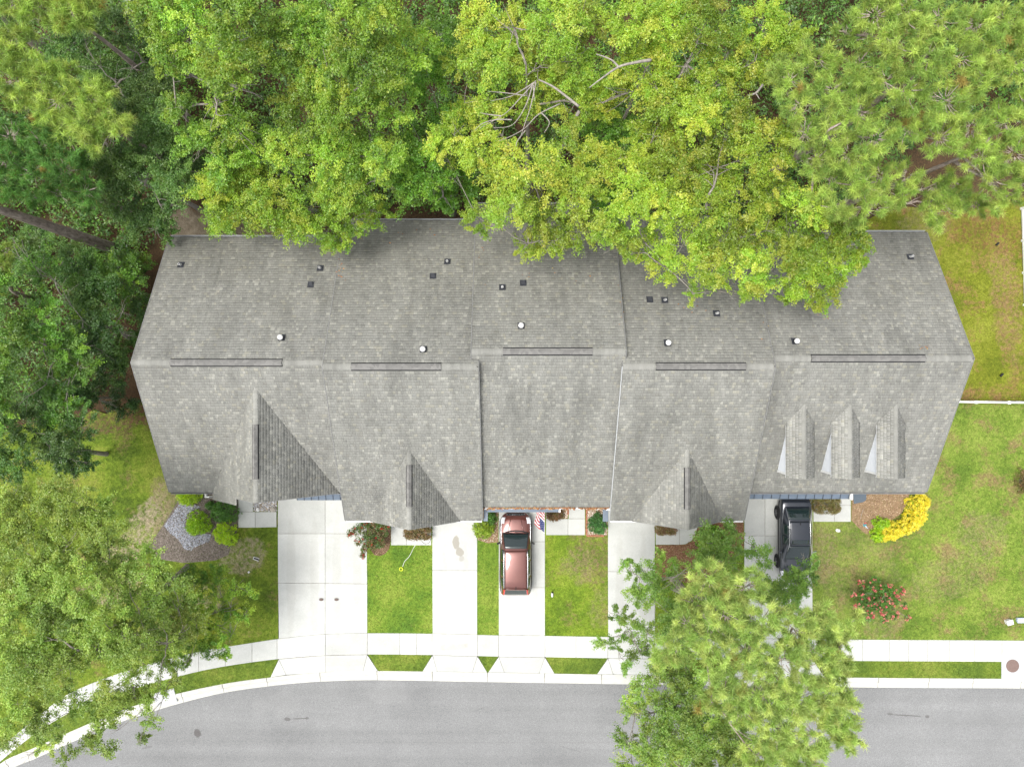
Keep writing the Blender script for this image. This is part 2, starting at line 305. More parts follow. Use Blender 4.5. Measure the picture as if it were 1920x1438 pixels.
def slab(poly_px, parent, name='slab', mat='concrete', gap=0.012, z1=Z_SLAB, z0=Z_GROUND):
    """one cast slab with a tooled joint: polygon shrunk by the joint and chamfered"""
    pts = [Vector((*G(*q),0)) for q in poly_px]
    cen = sum(pts, Vector())/len(pts); out = []; n = len(pts)
    area = sum(pts[i].x*pts[(i+1)%n].y-pts[(i+1)%n].x*pts[i].y for i in range(n))
    if area < 0: pts = pts[::-1]
    def inset(d):
        r = []
        for i in range(n):
            a, b, c = pts[i-1], pts[i], pts[(i+1)%n]
            e1 = (b-a).normalized(); e2 = (c-b).normalized()
            n1 = Vector((-e1.y,e1.x,0)); n2 = Vector((-e2.y,e2.x,0)); k = n1+n2
            k = k/max(k.dot(n1),0.35); r.append(b+k*d)
        return r
    A, B = inset(gap), inset(gap+0.008); m = MB()
    v = [(p.x,p.y,z0) for p in A]+[(p.x,p.y,z1-0.008) for p in A]+[(p.x,p.y,z1) for p in B]
    f = [(i,(i+1)%n,n+(i+1)%n,n+i) for i in range(n)]+[(n+i,n+(i+1)%n,2*n+(i+1)%n,2*n+i) for i in range(n)]+[tuple(range(2*n,3*n))]
    m.add(v, f); return m.build(name, mat, parent)

def bed_sheet(name, poly_px, mat, z=Z_LAWN, kind='structure', label=None, parent=None, z0=Z_GROUND-0.02):
    m = MB(); m.prism([G(*q) for q in poly_px], z0, z); o = m.build(name, mat, parent)
    tag(o, label, None, None, kind); return o

# joint bed under all concrete: dark dirt line shows in the joints
def pave_root(name, poly_px):
    m = MB(); m.prism([G(*q) for q in poly_px], Z_GROUND-0.03, Z_SLAB-0.016); return tag(m.build(name, 'joint'), kind='structure')

# pavement (sidewalk)
drive_x = [(520,688),(810,895),(935,1022),(1139,1228),(1395,1525)]
sw = pave_root('pavement', [(x,y+0.6) for x,y in dense(SW_TOP,-300,2500)]+[(x,y-0.6) for x,y in dense(SW_BOT,-300,2500)][::-1])
cuts = [-300,-230,-170,-120,-70,-25,15,52,90,130,175,225,275,325,373,423,473,520,610,689,750,781,810.5,895.5,935,1022,1080,1139.5,1228,1284,1340,1395,1460,1525,1570,1617,1667,1703,1738,1780,1827,1878,1930,1985,2040,2100,2200,2300,2400,2500]
for a, b in zip(cuts[:-1], cuts[1:]):
    slab(dense(SW_TOP,a,b)+dense(SW_BOT,a,b)[::-1], sw)

# kerb: rolled kerb-and-gutter castings, sloping to the road
kb = MB(); kt = dense(K_IN,-300,2500); ko = dense(K_OUT,-300,2500)
kb.prism([G(x,y+0.8) for x,y in kt]+[G(x,y-0.8) for x,y in ko][::-1], Z_GROUND-0.03, Z_ROAD-0.006)
kerb = tag(kb.build('kerb', 'joint'), kind='structure')
kcuts = [-300,-180,-80,10,95,180,262,340,417,500,600,707,810.5,914,1021,1128,1230,1335,1440,1545,1647,1742,1825,1915,2010,2100,2200,2300,2400,2500]
for a, b in zip(kcuts[:-1], kcuts[1:]):
    a2, b2 = a+0.5, b-0.5; xs = np.linspace(a2, b2, 7); prof = [(0,Z_GROUND),(0,0.035),(0.12,0.042),(0.33,0.028),(0.55,-0.055),(0.95,-0.078),(1.0,-0.10)]
    v = []; 
    for x in xs:
        i = G(x, interp(K_IN,x)); o_ = G(x+ (0 if x > 600 else (600-x)*0.012), interp(K_OUT,x))
        for s, z in prof: v.append((i[0]+(o_[0]-i[0])*s, i[1]+(o_[1]-i[1])*s, z))
    k = len(prof); f = [(i*k+j, i*k+j+1, (i+1)*k+j+1, (i+1)*k+j) for i in range(6) for j in range(k-1)]
    f += [tuple(range(k))[::-1], tuple(range(6*k,7*k))]
    m = MB(); m.add(v, f); m.build('kerb_stone', 'kerb_concrete', kerb)

# driveways with their aprons
def driveway(slabs, outline):
    r = pave_root('driveway', outline)
    for s in slabs: slab(s, r)
    return r
y = lambda L, x: interp(L, x)
T = lambda x: (x, y(SW_TOP,x)); B_ = lambda x: (x, y(SW_BOT,x)); K = lambda x: (x, y(K_IN,x))
driveway([[(521,915),(610,915),(610,1000),(521,1000)],[(610,915),(688,915),(688,1000),(610,1000)],
          [(521,1000),(610,1000),(610,1093),(521.5,1092)],[(610,1000),(688,1000),(689,1094),(610,1093)],
          [(521.5,1092),(610,1093),T(610),(523,1196.5)],[(610,1093),(689,1094),T(689),T(610)],
          [B_(523),(537,1264.5),K(507)], [B_(523),B_(610),K(610),(537,1264.5)], [B_(610),B_(689),(681,1257.5),K(610)], [B_(689),K(709),(681,1257.5)]],
         [(522,915),(687,915),(688,1256),(523,1262)])
driveway([[(810.5,915),(895,915),(895,1069),(810.5,1069)],[(810.5,1069),(895,1069),T(895),T(811)],
          [B_(811),(820,1258.5),K(792)],[B_(811),B_(895.5),(886,1259.6),(820,1258.5)],[B_(895.5),K(914),(886,1259.6)]],
         [(811,915),(894,915),(894,1258),(812,1257)])
driveway([[(935,935),(1022,935),(1022,1015),(935,1015)],[(935,1015),(1022,1015),(1022,1101),(935,1101)],[(935,1101),(1022,1101),T(1022),T(935)],
          [B_(935),(946,1260.4),K(915)],[B_(935),B_(1022),(1011,1261.6),(946,1260.4)],[B_(1022),K(1040),(1011,1261.6)]],
         [(936,935),(1021,935),(1021,1260),(936,1259)])
driveway([[(1139.5,935),(1228,935),(1228,1071),(1139.5,1071)],[(1139.5,1071),(1228,1071),T(1228),T(1140)],
          [B_(1140),(1150,1263.7),K(1119)],[B_(1140),B_(1228),(1218,1264.6),(1150,1263.7)],[B_(1228),K(1248),(1218,1264.6)]],
         [(1141,935),(1227,935),(1227,1263),(1141,1262)])
driveway([[(1395,915),(1434,915),(1434,1004),(1395,1004)],[(1434,915),(1523,915),(1523,1004),(1434,1004)],
          [(1395,1004),(1434,1004),(1434,1098),(1395,1098)],[(1434,1004),(1523,1004),(1523,1098),(1434,1098)],
          [(1395,1098),(1434,1098),T(1434),T(1395)],[(1434,1098),(1523,1098),T(1524),T(1434)],
          [B_(1395),(1408,1267),K(1375)],[B_(1395),B_(1460),K(1460),(1408,1267)],[B_(1460),B_(1525),(1512,1268),K(1460)],[B_(1525),K(1546),(1512,1268)]],
         [(1396,915),(1522,915),(1523,1266),(1396,1265)])
def walkway(slabs, outline):
    r = pave_root('walkway', outline)
    for s in slabs: slab(s, r)
walkway([[(447,925),(475,925),(475,959),(447,959)],[(447,959),(479,959),(479,989),(447,989)],[(479,959),(519,959),(519,988),(479,989)]], [(448,926),(474,926),(474,960),(518,960),(518,987),(448,988)])
walkway([[(733,940),(763,940),(763,1022),(733,1022)],[(763,940),(809,940),(809,1022),(763,1022)]], [(734,941),(808,941),(808,1021),(734,1021)])
walkway([[(1023.5,972),(1065,972),(1065,1003),(1023.5,1003)],[(1066,915),(1097,915),(1097,972),(1066,972)],[(1065,972),(1097,972),(1097,1003),(1065,1003)]], [(1025,973),(1067,973),(1067,916),(1096,916),(1096,1002),(1025,1002)])
walkway([[(1229,935),(1274,935),(1274,1021),(1229,1021)],[(1274,935),(1309,935),(1309,985),(1304,1003),(1296,1014),(1285,1020),(1274,1021)]], [(1230,936),(1306,936),(1300,1000),(1280,1017),(1230,1019)])
walkway([[(1524.5,915),(1574,915),(1574,945),(1524.5,945)],[(1574,915),(1595,915),(1595,947),(1574,947)],[(1524.5,945),(1564,945),(1564,978),(1524.5,978)],[(1564,947),(1595,947),(1595,978),(1564,978)]], [(1526,916),(1594,916),(1594,977),(1526,977)])

# lawns
LAWNS = []
def lawn(name, poly, mat, dens):
    o = bed_sheet(name, poly, mat); LAWNS.append((o, poly, mat, dens)); return o
lawn('lawn', [(-500,800),(20,805),(60,790),(85,797),(120,780),(150,786),(175,768),(200,776),(222,762),(240,768),(262,752),(330,745),(420,800),(430,930),(522,930)]+[(522,1198)]+[(x,y_+1.5) for x,y_ in dense(SW_TOP,-300,519)][::-1]+[(-500,1690)], 'lawn_left', 70)
lawn('lawn', [(688,930),(811.5,930),(811.5,1188.5),(688,1187.5)], 'lawn_lush', 110)
lawn('lawn', [(894,930),(936,930),(936,1191.5),(894,1190.5)], 'lawn_lush', 110)
lawn('lawn', [(1021,930),(1140.5,930),(1140.5,1194.5),(1021,1193)], 'lawn_patchy', 100)
lawn('lawn', [(1227,930),(1396,930),(1396,1197.5),(1227,1196)], 'lawn_patchy', 70)
lawn('lawn', [(1522,930),(1700,900),(1700,753),(2500,753),(2500,1207.5),(1522,1199.5)], 'lawn_right', 80)
lawn('lawn', [(1600,430),(1640,405),(1700,388),(1770,395),(1810,400),(1850,380),(1900,372),(2000,365),(2500,340),(2500,751.5),(1700,751.5),(1700,500)], 'lawn_back', 70)
def verge(x0t, x0b, x1t, x1b):
    t_ = [(x,y_-1.5) for x,y_ in dense(SW_BOT,x0t,x1t)]; b_ = [(x,y_+1.5) for x,y_ in dense(K_IN,x0b,x1b)]
    lawn('verge', t_+b_[::-1], 'lawn_verge', 120)
verge(-100,-100,523,506.5); verge(689,710,811,791.5); verge(895.5,913.8,935,915.2); verge(1022,1040.5,1140,1118.5); verge(1228,1249,1395,1374.5); verge(1525,1547,1879,1879)
verge(1922,1922,2500,2500)
lawn('far_lawn', [(-60,1860),(100,1672),(300,1572),(500,1542),(2500,1552),(2500,3500),(-300,3500)], 'lawn_verge', 0)

def inside(poly, x, y_):
    c = np.zeros(len(x), bool); n = len(poly)
    for i in range(n):
        (x0,y0),(x1,y1) = poly[i], poly[(i+1)%n]
        if y0 == y1: continue
        k = ((y0 > y_) != (y1 > y_)) & (x < (x1-x0)*(y_-y0)/(y1-y0)+x0); c ^= k
    return c
def on_concrete(x, y_):
    px, py = x*F/H+960, 719-y_*F/H; k = np.zeros(len(x), bool)
    st = np.interp(px,[q[0] for q in SW_TOP],[q[1] for q in SW_TOP]); sb = np.interp(px,[q[0] for q in SW_BOT],[q[1] for q in SW_BOT]); k |= (py > st+0.4)&(py < sb-0.4)
    k |= py > np.interp(px,[q[0] for q in K_IN],[q[1] for q in K_IN])-0.4
    for a, b in drive_x: k |= (px > a+0.6)&(px < b-0.4)&(py < st)
    for (a,b,c,d) in [(447,520,925,989),(733,809,925,1022),(1023,1097,925,1003),(1229,1306,925,1020),(1525,1595,915,978)]: k |= (px > a)&(px < b)&(py > c)&(py < d)
    return k
def grass_blades(o, poly, mat, dens):
    w = np.array([G(max(min(a,2010),-90), max(min(b,1530),330)) for a,b in poly]); lo, hi = w.min(0), w.max(0)
    n_ = int(np.prod(hi-lo)*dens); x = rng.uniform(lo[0],hi[0],n_); y_ = rng.uniform(lo[1],hi[1],n_)
    k = inside(w, x, y_); x, y_ = x[k], y_[k]
    k = ~on_concrete(x, y_); x, y_ = x[k], y_[k]; n_ = len(x)
    if n_ == 0: return
    V = np.zeros((n_,3,3,3))
    for b in range(3):
        a = rng.uniform(0,2*np.pi,n_); h = rng.uniform(0.025,0.06,n_); l = rng.uniform(0.02,0.06,n_); wd = rng.uniform(0.006,0.012,n_)
        ca, sa = np.cos(a), np.sin(a)
        V[:,b,0] = np.stack([x-sa*wd, y_+ca*wd, np.full(n_,Z_LAWN-0.004)],1); V[:,b,1] = np.stack([x+sa*wd, y_-ca*wd, np.full(n_,Z_LAWN-0.004)],1)
        V[:,b,2] = np.stack([x+ca*l, y_+sa*l, Z_LAWN+h],1)
    g = np_mesh('grass', V.reshape(-1,3), np.arange(n_*9), 3, mat, o); g['kind'] = 'stuff'
for L in LAWNS:
    if L[3]: grass_blades(*L)

# planting beds lying on the lawns
def grit(name, poly, parent, dens, sizes, cols, z, seed, label=None):
    """loose stones or chips: small irregular tetra/wedge pieces"""
    r = np.random.default_rng(seed); w = np.array([G(*q) for q in poly]); lo, hi = w.min(0), w.max(0)
    n_ = int(np.prod(hi-lo)*dens); x = r.uniform(lo[0],hi[0],n_); y_ = r.uniform(lo[1],hi[1],n_); k = inside(w,x,y_); x, y_ = x[k], y_[k]; n_ = len(x)
    s = r.uniform(*sizes, n_); a = r.uniform(0,6.28,n_); el = r.uniform(0.5,1.0,n_)
    base = np.array([(-1,-0.6,0),(0.9,-0.8,0),(1,0.7,0),(-0.8,0.9,0),(-0.5,-0.3,0.7),(0.5,-0.35,0.75),(0.45,0.4,0.8),(-0.4,0.45,0.7)])
    V = base[None]*s[:,None,None]; V[:,:,1] *= el[:,None]; V = V*(1+r.uniform(-0.2,0.2,V.shape))
    ca, sa = np.cos(a)[:,None], np.sin(a)[:,None]
    X = V[:,:,0]*ca-V[:,:,1]*sa+x[:,None]; Y = V[:,:,0]*sa+V[:,:,1]*ca+y_[:,None]; Zz = V[:,:,2]+z
    F_ = np.array([(4,5,6,7),(0,1,5,4),(1,2,6,5),(2,3,7,6),(3,0,4,7)])
    L = (np.arange(n_)[:,None,None]*8+F_[None]).ravel()
    c = np.array(cols)[r.integers(0,len(cols),n_)]*r.uniform(0.7,1.2,(n_,1)); c = np.repeat(c,5,0)
    o = np_mesh(name, np.stack([X,Y,Zz],2).reshape(-1,3), L, 4, 'grit', parent, c); o['kind'] = 'stuff'
    if label: o['label'] = label
    return o
zb = Z_LAWN+0.012
bl = bed_sheet('planting_bed', [(345,912),(331,944),(312,975),(291,1008),(276,1030),(300,1048),(345,1055),(405,1050),(428,1040),(440,1010),(447,990),(447,925),(420,912)], 'grey_mulch', zb)
grit('mulch', [(331,944),(291,1008),(276,1030),(300,1048),(405,1050),(428,1040),(447,990),(447,925)], bl, 260, (0.012,0.03), [(0.14,0.11,0.09),(0.25,0.21,0.18),(0.09,0.07,0.05)], zb, 11)
grit('gravel', [(337,944),(325,962),(308,985),(318,998),(335,1010),(345,1028),(358,1032),(372,1022),(392,1015),(397,1002),(385,1000),(360,1004),(346,985),(352,962),(378,950),(360,944)], bl, 900, (0.015,0.035), [(0.34,0.36,0.42),(0.43,0.45,0.51),(0.23,0.24,0.27),(0.48,0.49,0.52)], zb+0.004, 12)
bg = bed_sheet('gravel_bed', [(476,925),(519,925),(519,958),(476,958)], 'grey_mulch', zb)
grit('gravel', [(476,930),(519,930),(519,958),(476,958)], bg, 700, (0.02,0.05), [(0.45,0.46,0.48),(0.6,0.6,0.62),(0.28,0.27,0.26),(0.40,0.33,0.24)], zb, 13)
bm_ = bed_sheet('planting_bed', [(689.5,935),(733,935),(733,1012),(730,1028),(722,1038),(712,1042),(702,1040),(695,1030),(692,1020)], 'mulch', zb)
grit('mulch', [(689.5,960),(733,960),(733,1012),(730,1028),(722,1038),(712,1042),(702,1040),(695,1030)], bm_, 250, (0.015,0.035), [(0.20,0.12,0.08),(0.10,0.06,0.04),(0.32,0.22,0.15)], zb, 14)
bs = bed_sheet('planting_bed', [(896,935),(934.4,935),(934.4,1016),(915,1018),(896,1012)], 'tan_mulch', zb)
grit('mulch', [(896,950),(934,950),(934,1016),(915,1018),(896,1012)], bs, 250, (0.012,0.03), [(0.45,0.36,0.28),(0.25,0.16,0.10),(0.5,0.45,0.4)], zb, 15)
PEB = [(0.62,0.56,0.5),(0.72,0.68,0.62),(0.5,0.38,0.3),(0.35,0.25,0.18)]
b1 = bed_sheet('pebble_bed', [(1099,940),(1138.5,940),(1138.5,1004),(1099,1004)], 'tan_mulch', zb)
grit('pebbles', [(1100,945),(1138,945),(1138,1003),(1100,1003)], b1, 500, (0.015,0.035), PEB, zb, 16)
b2 = bed_sheet('pebble_bed', [(1023.5,940),(1065,940),(1065,971.5),(1023.5,971.5)], 'tan_mulch', zb)
grit('pebbles', [(1024,945),(1065,945),(1065,971),(1024,971)], b2, 500, (0.015,0.035), PEB, zb, 17)
def edging(parent, pts):
    for (x0,y0),(x1,y1) in zip(pts[:-1],pts[1:]):
        a, b = Vector((*G(x0,y0),0)), Vector((*G(x1,y1),0)); d = (b-a); n_ = max(1,int(d.length/0.21)); d.normalize(); e = Vector((-d.y,d.x,0))
        for i in range(n_):
            c = a+d*(0.21*(i+0.5)); u = d*0.097; w_ = e*0.05; u.rotate(Vector((1,0,0)).rotation_difference(Vector((1,random.uniform(-0.04,0.04),0))))
            m = MB(); z0, z1 = zb-0.03, zb+0.05+random.uniform(0,0.012)
            m.prism([(c-u-w_)[:2],(c+u-w_)[:2],(c+u+w_)[:2],(c-u+w_)[:2]], z0, z1); m.build('edging_brick','brick',parent)
edging(b1, [(1099.5,950),(1099.5,1004),(1137,1004)]); edging(b2, [(1065,945),(1065,970)])
b4 = bed_sheet('pine_straw_bed', [(1229.5,1021.6),(1285,1020.6),(1297,1015),(1306,1003),(1311,985),(1311,940),(1394,940),(1394,1030),(1360,1060),(1330,1085),(1290,1092),(1250,1088),(1229.5,1075)], 'pine_straw', zb)
grit('straw', [(1229.5,1022),(1285,1021),(1311,985),(1394,985),(1394,1030),(1330,1085),(1250,1088),(1229.5,1075)], b4, 200, (0.015,0.04), [(0.27,0.15,0.09),(0.18,0.09,0.055),(0.36,0.23,0.15)], zb, 18)
b5 = bed_sheet('mulch_bed', [(1596,915),(1706,915),(1702,940),(1690,962),(1650,990),(1640,1000),(1622,1000),(1605,985),(1596,975)], 'tan_mulch', zb)
grit('mulch', [(1596,925),(1706,925),(1690,962),(1640,1000),(1605,985)], b5, 260, (0.012,0.035), [(0.30,0.20,0.12),(0.18,0.11,0.07),(0.42,0.32,0.22)], zb, 19)
bed_sheet('path', [(-120,-60),(40,-60),(62,30),(20,60),(-120,70)], 'kerb_concrete', 0.0)
bed_sheet('path', [(225,-60),(300,-60),(285,22),(235,26)], 'kerb_concrete', 0.0)

# storm drain top and manhole on the verge
dr = empty('drain_cover', P(1898,1251)); tag(dr, 'grey concrete drain slab with round rusty iron lid beside the kerb', 'drain cover')
m = MB(); m.box(-0.68,0.75,-0.83,0.83,-0.1,Z_SLAB+0.012); m.build('slab','grey_slab',dr,bevel=0.012)
m = MB(); m.lathe((-0.02,0.12,Z_SLAB+0.012), [(0.39,0.0),(0.39,0.012),(0.36,0.016),(0.345,0.010),(0.33,0.016),(0.0,0.016)], 28)
for k in range(12):
    a = k*math.pi/6; m.box(-0.02+0.22*math.cos(a)-0.03,-0.02+0.22*math.cos(a)+0.03,0.12+0.22*math.sin(a)-0.03,0.12+0.22*math.sin(a)+0.03,Z_SLAB+0.02,Z_SLAB+0.034)
m.build('lid','iron_brown',dr)
dr2 = empty('drain_cover', P(311,1307)); dr2.rotation_euler = (0,0,0.27); tag(dr2, 'plain grey concrete drain slab under the leafy tree at the street bend', 'drain cover')
m = MB(); m.box(-0.66,0.62,-0.42,0.42,-0.1,Z_SLAB+0.012); m.build('slab','grey_slab',dr2,bevel=0.012)
m = MB(); m.lathe((0.0,0.0,Z_SLAB+0.012), [(0.22,0.0),(0.22,0.01),(0.2,0.014),(0,0.014)], 20); m.build('lid','grey_slab',dr2)

# ------------------------------------------------------------------ the row of townhouses
HOUSE = empty('townhouse_row', (0,0,Z_GROUND)); HZ = -Z_GROUND
tag(HOUSE, 'row of five attached townhouses under grey shingle roofs', 'townhouse')
def hmesh(mb, name, mat, parent=None, **k):
    o = mb.build(name, mat, parent or HOUSE, **k)
    if parent is None: o.location = (0,0,HZ)
    return o
PAL = np.array([1.40,1.395,1.36])*np.array([(0.153,0.153,0.143),(0.158,0.158,0.148),(0.148,0.148,0.138),(0.167,0.166,0.154),(0.137,0.138,0.131),(0.195,0.194,0.177),(0.184,0.180,0.157),(0.147,0.145,0.133)])
PW = np.array([0.27,0.25,0.19,0.09,0.03,0.085,0.05,0.035])
def shingles(parent, O, U, V, Wd, L, seed, cut=None, expo=0.158, bright=1.0):
    """real courses of laminated shingle tabs on the plane O + u*U + v*V (v runs up the slope)"""
    r = np.random.default_rng(seed); O, U, V = np.array(O,float), np.array(U,float), np.array(V,float); N = np.cross(U,V); N /= np.linalg.norm(N)
    if N[2] < 0: N = -N
    rows = []; nC = int(math.ceil(L/expo))
    for j in range(nC):
        v0 = j*expo; v1 = min(v0+expo+0.012, L); w_ = r.choice([0.11,0.15,0.19,0.23], int(Wd/0.10)+6, p=[0.25,0.33,0.27,0.15]); u = np.cumsum(w_)-r.uniform(0,0.3)-0.14
        a = np.concatenate([[0],u[(u > 0.02)&(u < Wd-0.02)]]); b = np.concatenate([a[1:],[Wd]])
        rows.append(np.stack([a,b,np.full(len(a),v0),np.full(len(a),v1)],1))
    R = np.concatenate(rows); 
    if cut is not None: R = R[cut((R[:,0]+R[:,1])/2, R[:,2])]
    n_ = len(R); th = r.uniform(0.008,0.022,n_); sk = r.uniform(-0.006,0.006,n_)
    def pt(u, v, h): return O+u[:,None]*U+v[:,None]*V+h[:,None]*N
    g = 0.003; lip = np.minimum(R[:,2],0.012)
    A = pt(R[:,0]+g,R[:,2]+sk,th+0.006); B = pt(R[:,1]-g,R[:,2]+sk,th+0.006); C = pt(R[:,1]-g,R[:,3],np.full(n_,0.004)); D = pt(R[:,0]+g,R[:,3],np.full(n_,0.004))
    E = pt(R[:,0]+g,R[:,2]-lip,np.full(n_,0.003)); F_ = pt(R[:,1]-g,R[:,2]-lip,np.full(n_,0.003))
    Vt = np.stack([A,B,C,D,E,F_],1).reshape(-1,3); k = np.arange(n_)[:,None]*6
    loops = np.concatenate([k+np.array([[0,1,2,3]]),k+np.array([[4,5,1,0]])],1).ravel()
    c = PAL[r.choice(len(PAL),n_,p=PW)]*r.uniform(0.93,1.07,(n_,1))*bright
    cc = np.stack([c,c*0.72],1).reshape(-1,3)  # lip coloured darker: printed band of the shingle plus painted-in course shadow
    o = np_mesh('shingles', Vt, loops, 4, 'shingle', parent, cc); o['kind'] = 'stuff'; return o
def ridge_cap(parent, p0, p1, drop, halfw=0.15, seed=0, bright=1.05):
    """overlapping cap shingles bent over a horizontal ridge"""
    r = np.random.default_rng(seed); p0, p1 = np.array(p0,float), np.array(p1,float); d = p1-p0; L = np.linalg.norm(d); d /= L; s = np.cross(d,(0,0,1)); n_ = int(L/0.16); V = []; c = []
    for i in range(n_):
        a = p0+d*(i*0.16); b = p0+d*min(L,(i*0.16+0.2)); h0, h1 = 0.040+r.uniform(0,0.004), 0.028
        V += [a+s*halfw+(0,0,h0-drop*halfw), a+(0,0,h0+0.012), a-s*halfw+(0,0,h0-drop*halfw), b+s*halfw+(0,0,h1-drop*halfw), b+(0,0,h1+0.012), b-s*halfw+(0,0,h1-drop*halfw)]
        q = PAL[r.choice(3)]*bright*r.uniform(0.95,1.08); c += [q,q]
    k = np.arange(n_)[:,None]*6; loops = np.concatenate([k+np.array([[0,3,4,1]]),k+np.array([[1,4,5,2]])],1).ravel()
    o = np_mesh('ridge_cap', np.array(V), loops, 4, 'shingle', parent, np.array(c)); o['kind'] = 'stuff'; return o
def ridge_vent(p0, p1, drop, w_=0.19):
    """raised ridge vent: dark plastic base and a shingled cap on top"""
    p0, p1 = Vector(p0), Vector(p1); d = (p1-p0).normalized(); s = d.cross(Vector((0,0,1)))
    def strip(hw, lo, hi):
        m = MB(); v = []
        for p in (p0, p1):
            v += [p+s*hw+Vector((0,0,lo-drop*hw)), p+s*hw+Vector((0,0,hi-drop*hw)), p+Vector((0,0,hi+0.01)), p-s*hw+Vector((0,0,hi-drop*hw)), p-s*hw+Vector((0,0,lo-drop*hw))]
        m.add(v, [(0,5,6,1),(1,6,7,2),(2,7,8,3),(3,8,9,4),(0,1,2,3,4),(9,8,7,6,5)]); return m
    b = hmesh(strip(w_,0.0,0.075), 'ridge_vent', 'vent_black')
    q = strip(w_-(0.05 if w_ > 0.18 else 0.035),0.06,0.098).build('vent_cap', 'cap_shingle', b)
t = NT('cap_shingle'); p = t.pos(); c = t.ramp(t.n('TexVoronoi', Vector=t.scaled(p,(1,1,0)), Scale=5.5).outputs['Color'], [(0.2,(0.15,0.147,0.14)),(0.8,(0.20,0.195,0.185))]); t.base(c, 0.92, 0.15)

ZE = 3.0
# x0, x1, ridge Y, front eave Y, rear eave Y, ridge z
UNITS = [(-19.1,-9.2,1.04,-6.03,8.13,6.80), (-9.32,-1.62,0.82,-7.60,9.05,7.50), (-2.02,5.62,1.57,-6.86,9.95,7.52), (5.42,12.96,0.84,-7.60,9.20,7.46), (12.82,23.1,1.25,-6.03,8.40,6.90)]
for i, (x0,x1,yr,yf,yb,zr) in enumerate(UNITS):
    th = 0.14
    def slope(yv): return zr-(zr-ZE)*((yr-yv)/(yr-yf) if yv < yr else (yv-yr)/(yb-yr))
    m = MB()
    prof = [(yf,ZE),(yr,zr),(yb,ZE),(yb,ZE-th),(yr,zr-th-0.05),(yf,ZE-th)]
    v = [(x0,a,b) for a,b in prof]+[(x1,a,b) for a,b in prof]
    m.add(v, [(0,1,7,6),(1,2,8,7),(2,3,9,8),(3,4,10,9),(4,5,11,10),(5,0,6,11),(5,4,1,0),(4,3,2,1),(6,7,10,11),(7,8,9,10)])
    roof = hmesh(m, 'roof', 'shingle_edge')
    roof['label'] = ['lower leftmost roof with a large front gable','left inner roof with a small front gable','plain middle roof without a gable','right inner roof with a small front gable','lower rightmost roof with three dormers'][i]
    for (ye, sd_) in ((yf,1),(yb,2)):
        L = math.hypot(yr-ye, zr-ZE); sg = 1 if ye < yr else -1
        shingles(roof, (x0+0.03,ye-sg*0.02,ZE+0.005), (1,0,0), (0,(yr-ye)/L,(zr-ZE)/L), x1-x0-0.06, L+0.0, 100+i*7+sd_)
    dr_ = (zr-ZE)/(yr-yf); ridge_cap(roof, (x0+0.03,yr,zr), (x1-0.03,yr,zr), dr_, seed=i)
    # metal drip edge along the sloping ends
    for xe, s in ((x0,-1),(x1,1)):
        for ye in (yf,yb):
            m = MB(); d = 0.008 if not (i == 3 and s < 0 and ye == yf) else 0.014
            v = []
            for yy, zz in ((ye,ZE),(yr,zr)):
                v += [(xe-s*0.02,yy,zz+0.03),(xe+s*d,yy,zz+0.03),(xe+s*d,yy,zz-th),(xe-s*0.0,yy,zz-th)]
            m.add(v, [(0,4,5,1),(1,5,6,2),(2,6,7,3),(0,1,2,3),(7,6,5,4)])
            hmesh(m, 'rake_edge', 'grey_slab' if (i == 3 and s < 0 and ye == yf) else 'drip_edge', roof)
    # walls with gable ends
    wx0, wx1 = x0+(0.32 if i == 0 else 0.1), x1-(0.32 if i == 4 else 0.1); wf, wb = yf+0.42, yb-0.42
    m = MB(); pr = [(wf,-0.1),(wf,slope(wf)-th-0.06),(yr,zr-th-0.08),(wb,slope(wb)-th-0.06),(wb,-0.1)]
    v = [(wx0,a,b) for a,b in pr]+[(wx1,a,b) for a,b in pr]; m.add(v, [(0,1,2,3,4),(9,8,7,6,5)]+[(k,(k+5),(k+6),k+1) for k in range(4)])
    hmesh(m, 'wall', 'siding')
    # gutters front and rear
    for ye, s in ((yf,-1),(yb,1)):
        m = MB(); y0, y1 = ye+s*0.015, ye+s*0.13
        a0, a1 = x0+0.06, x1-0.06
        v = []
        for xx in (a0,a1): v += [(xx,y0,ZE-0.02),(xx,y0,ZE-0.15),(xx,y1-s*0.03,ZE-0.15),(xx,y1,ZE-0.045),(xx,y1-s*0.018,ZE-0.045),(xx,y1-s*0.045,ZE-0.13),(xx,y0+s*0.015,ZE-0.13),(xx,y0+s*0.015,ZE-0.02)]
        m.add(v, [(k,(k+1)%8,8+(k+1)%8,8+k) for k in range(8)]+[tuple(range(8)),tuple(range(8,16))[::-1]])
        if s > 0: hmesh(m, 'gutter', 'grey_slab')
        elif i not in (0,4): hmesh(m, 'gutter', 'white_trim')
        else: hmesh(m, 'gutter', 'drip_edge')
# fallen leaves in the gutter of the middle house
r = np.random.default_rng(5); n_ = 520; x = r.uniform(-1.7,5.3,n_); yy = -6.93+r.normal(0,0.035,n_); s = r.uniform(0.03,0.07,n_); a = r.uniform(0,6.28,n_)
k_ = r.uniform(0,1,n_) < 0.35+0.5*np.abs(np.sin(x*1.7)); x[~k_] += 0.4; x = np.concatenate([x, r.uniform(4.95,5.35,90)]); yy = np.concatenate([yy, r.uniform(-6.95,-6.70,90)]); s = np.concatenate([s, r.uniform(0.03,0.07,90)]); a = np.concatenate([a, r.uniform(0,6.28,90)]); n_ = len(x)
V = np.stack([np.stack([x+s*np.cos(a+q),yy+s*0.7*np.sin(a+q),ZE-0.02+r.uniform(0,0.06,n_)+0.06*(np.abs(yy+6.93) < 0.2)*0],1) for q in (0,1.57,3.14,4.71)],1)
cl = np.array([(0.36,0.17,0.06),(0.24,0.10,0.05),(0.30,0.21,0.10),(0.14,0.07,0.04)])[r.integers(0,4,n_)]
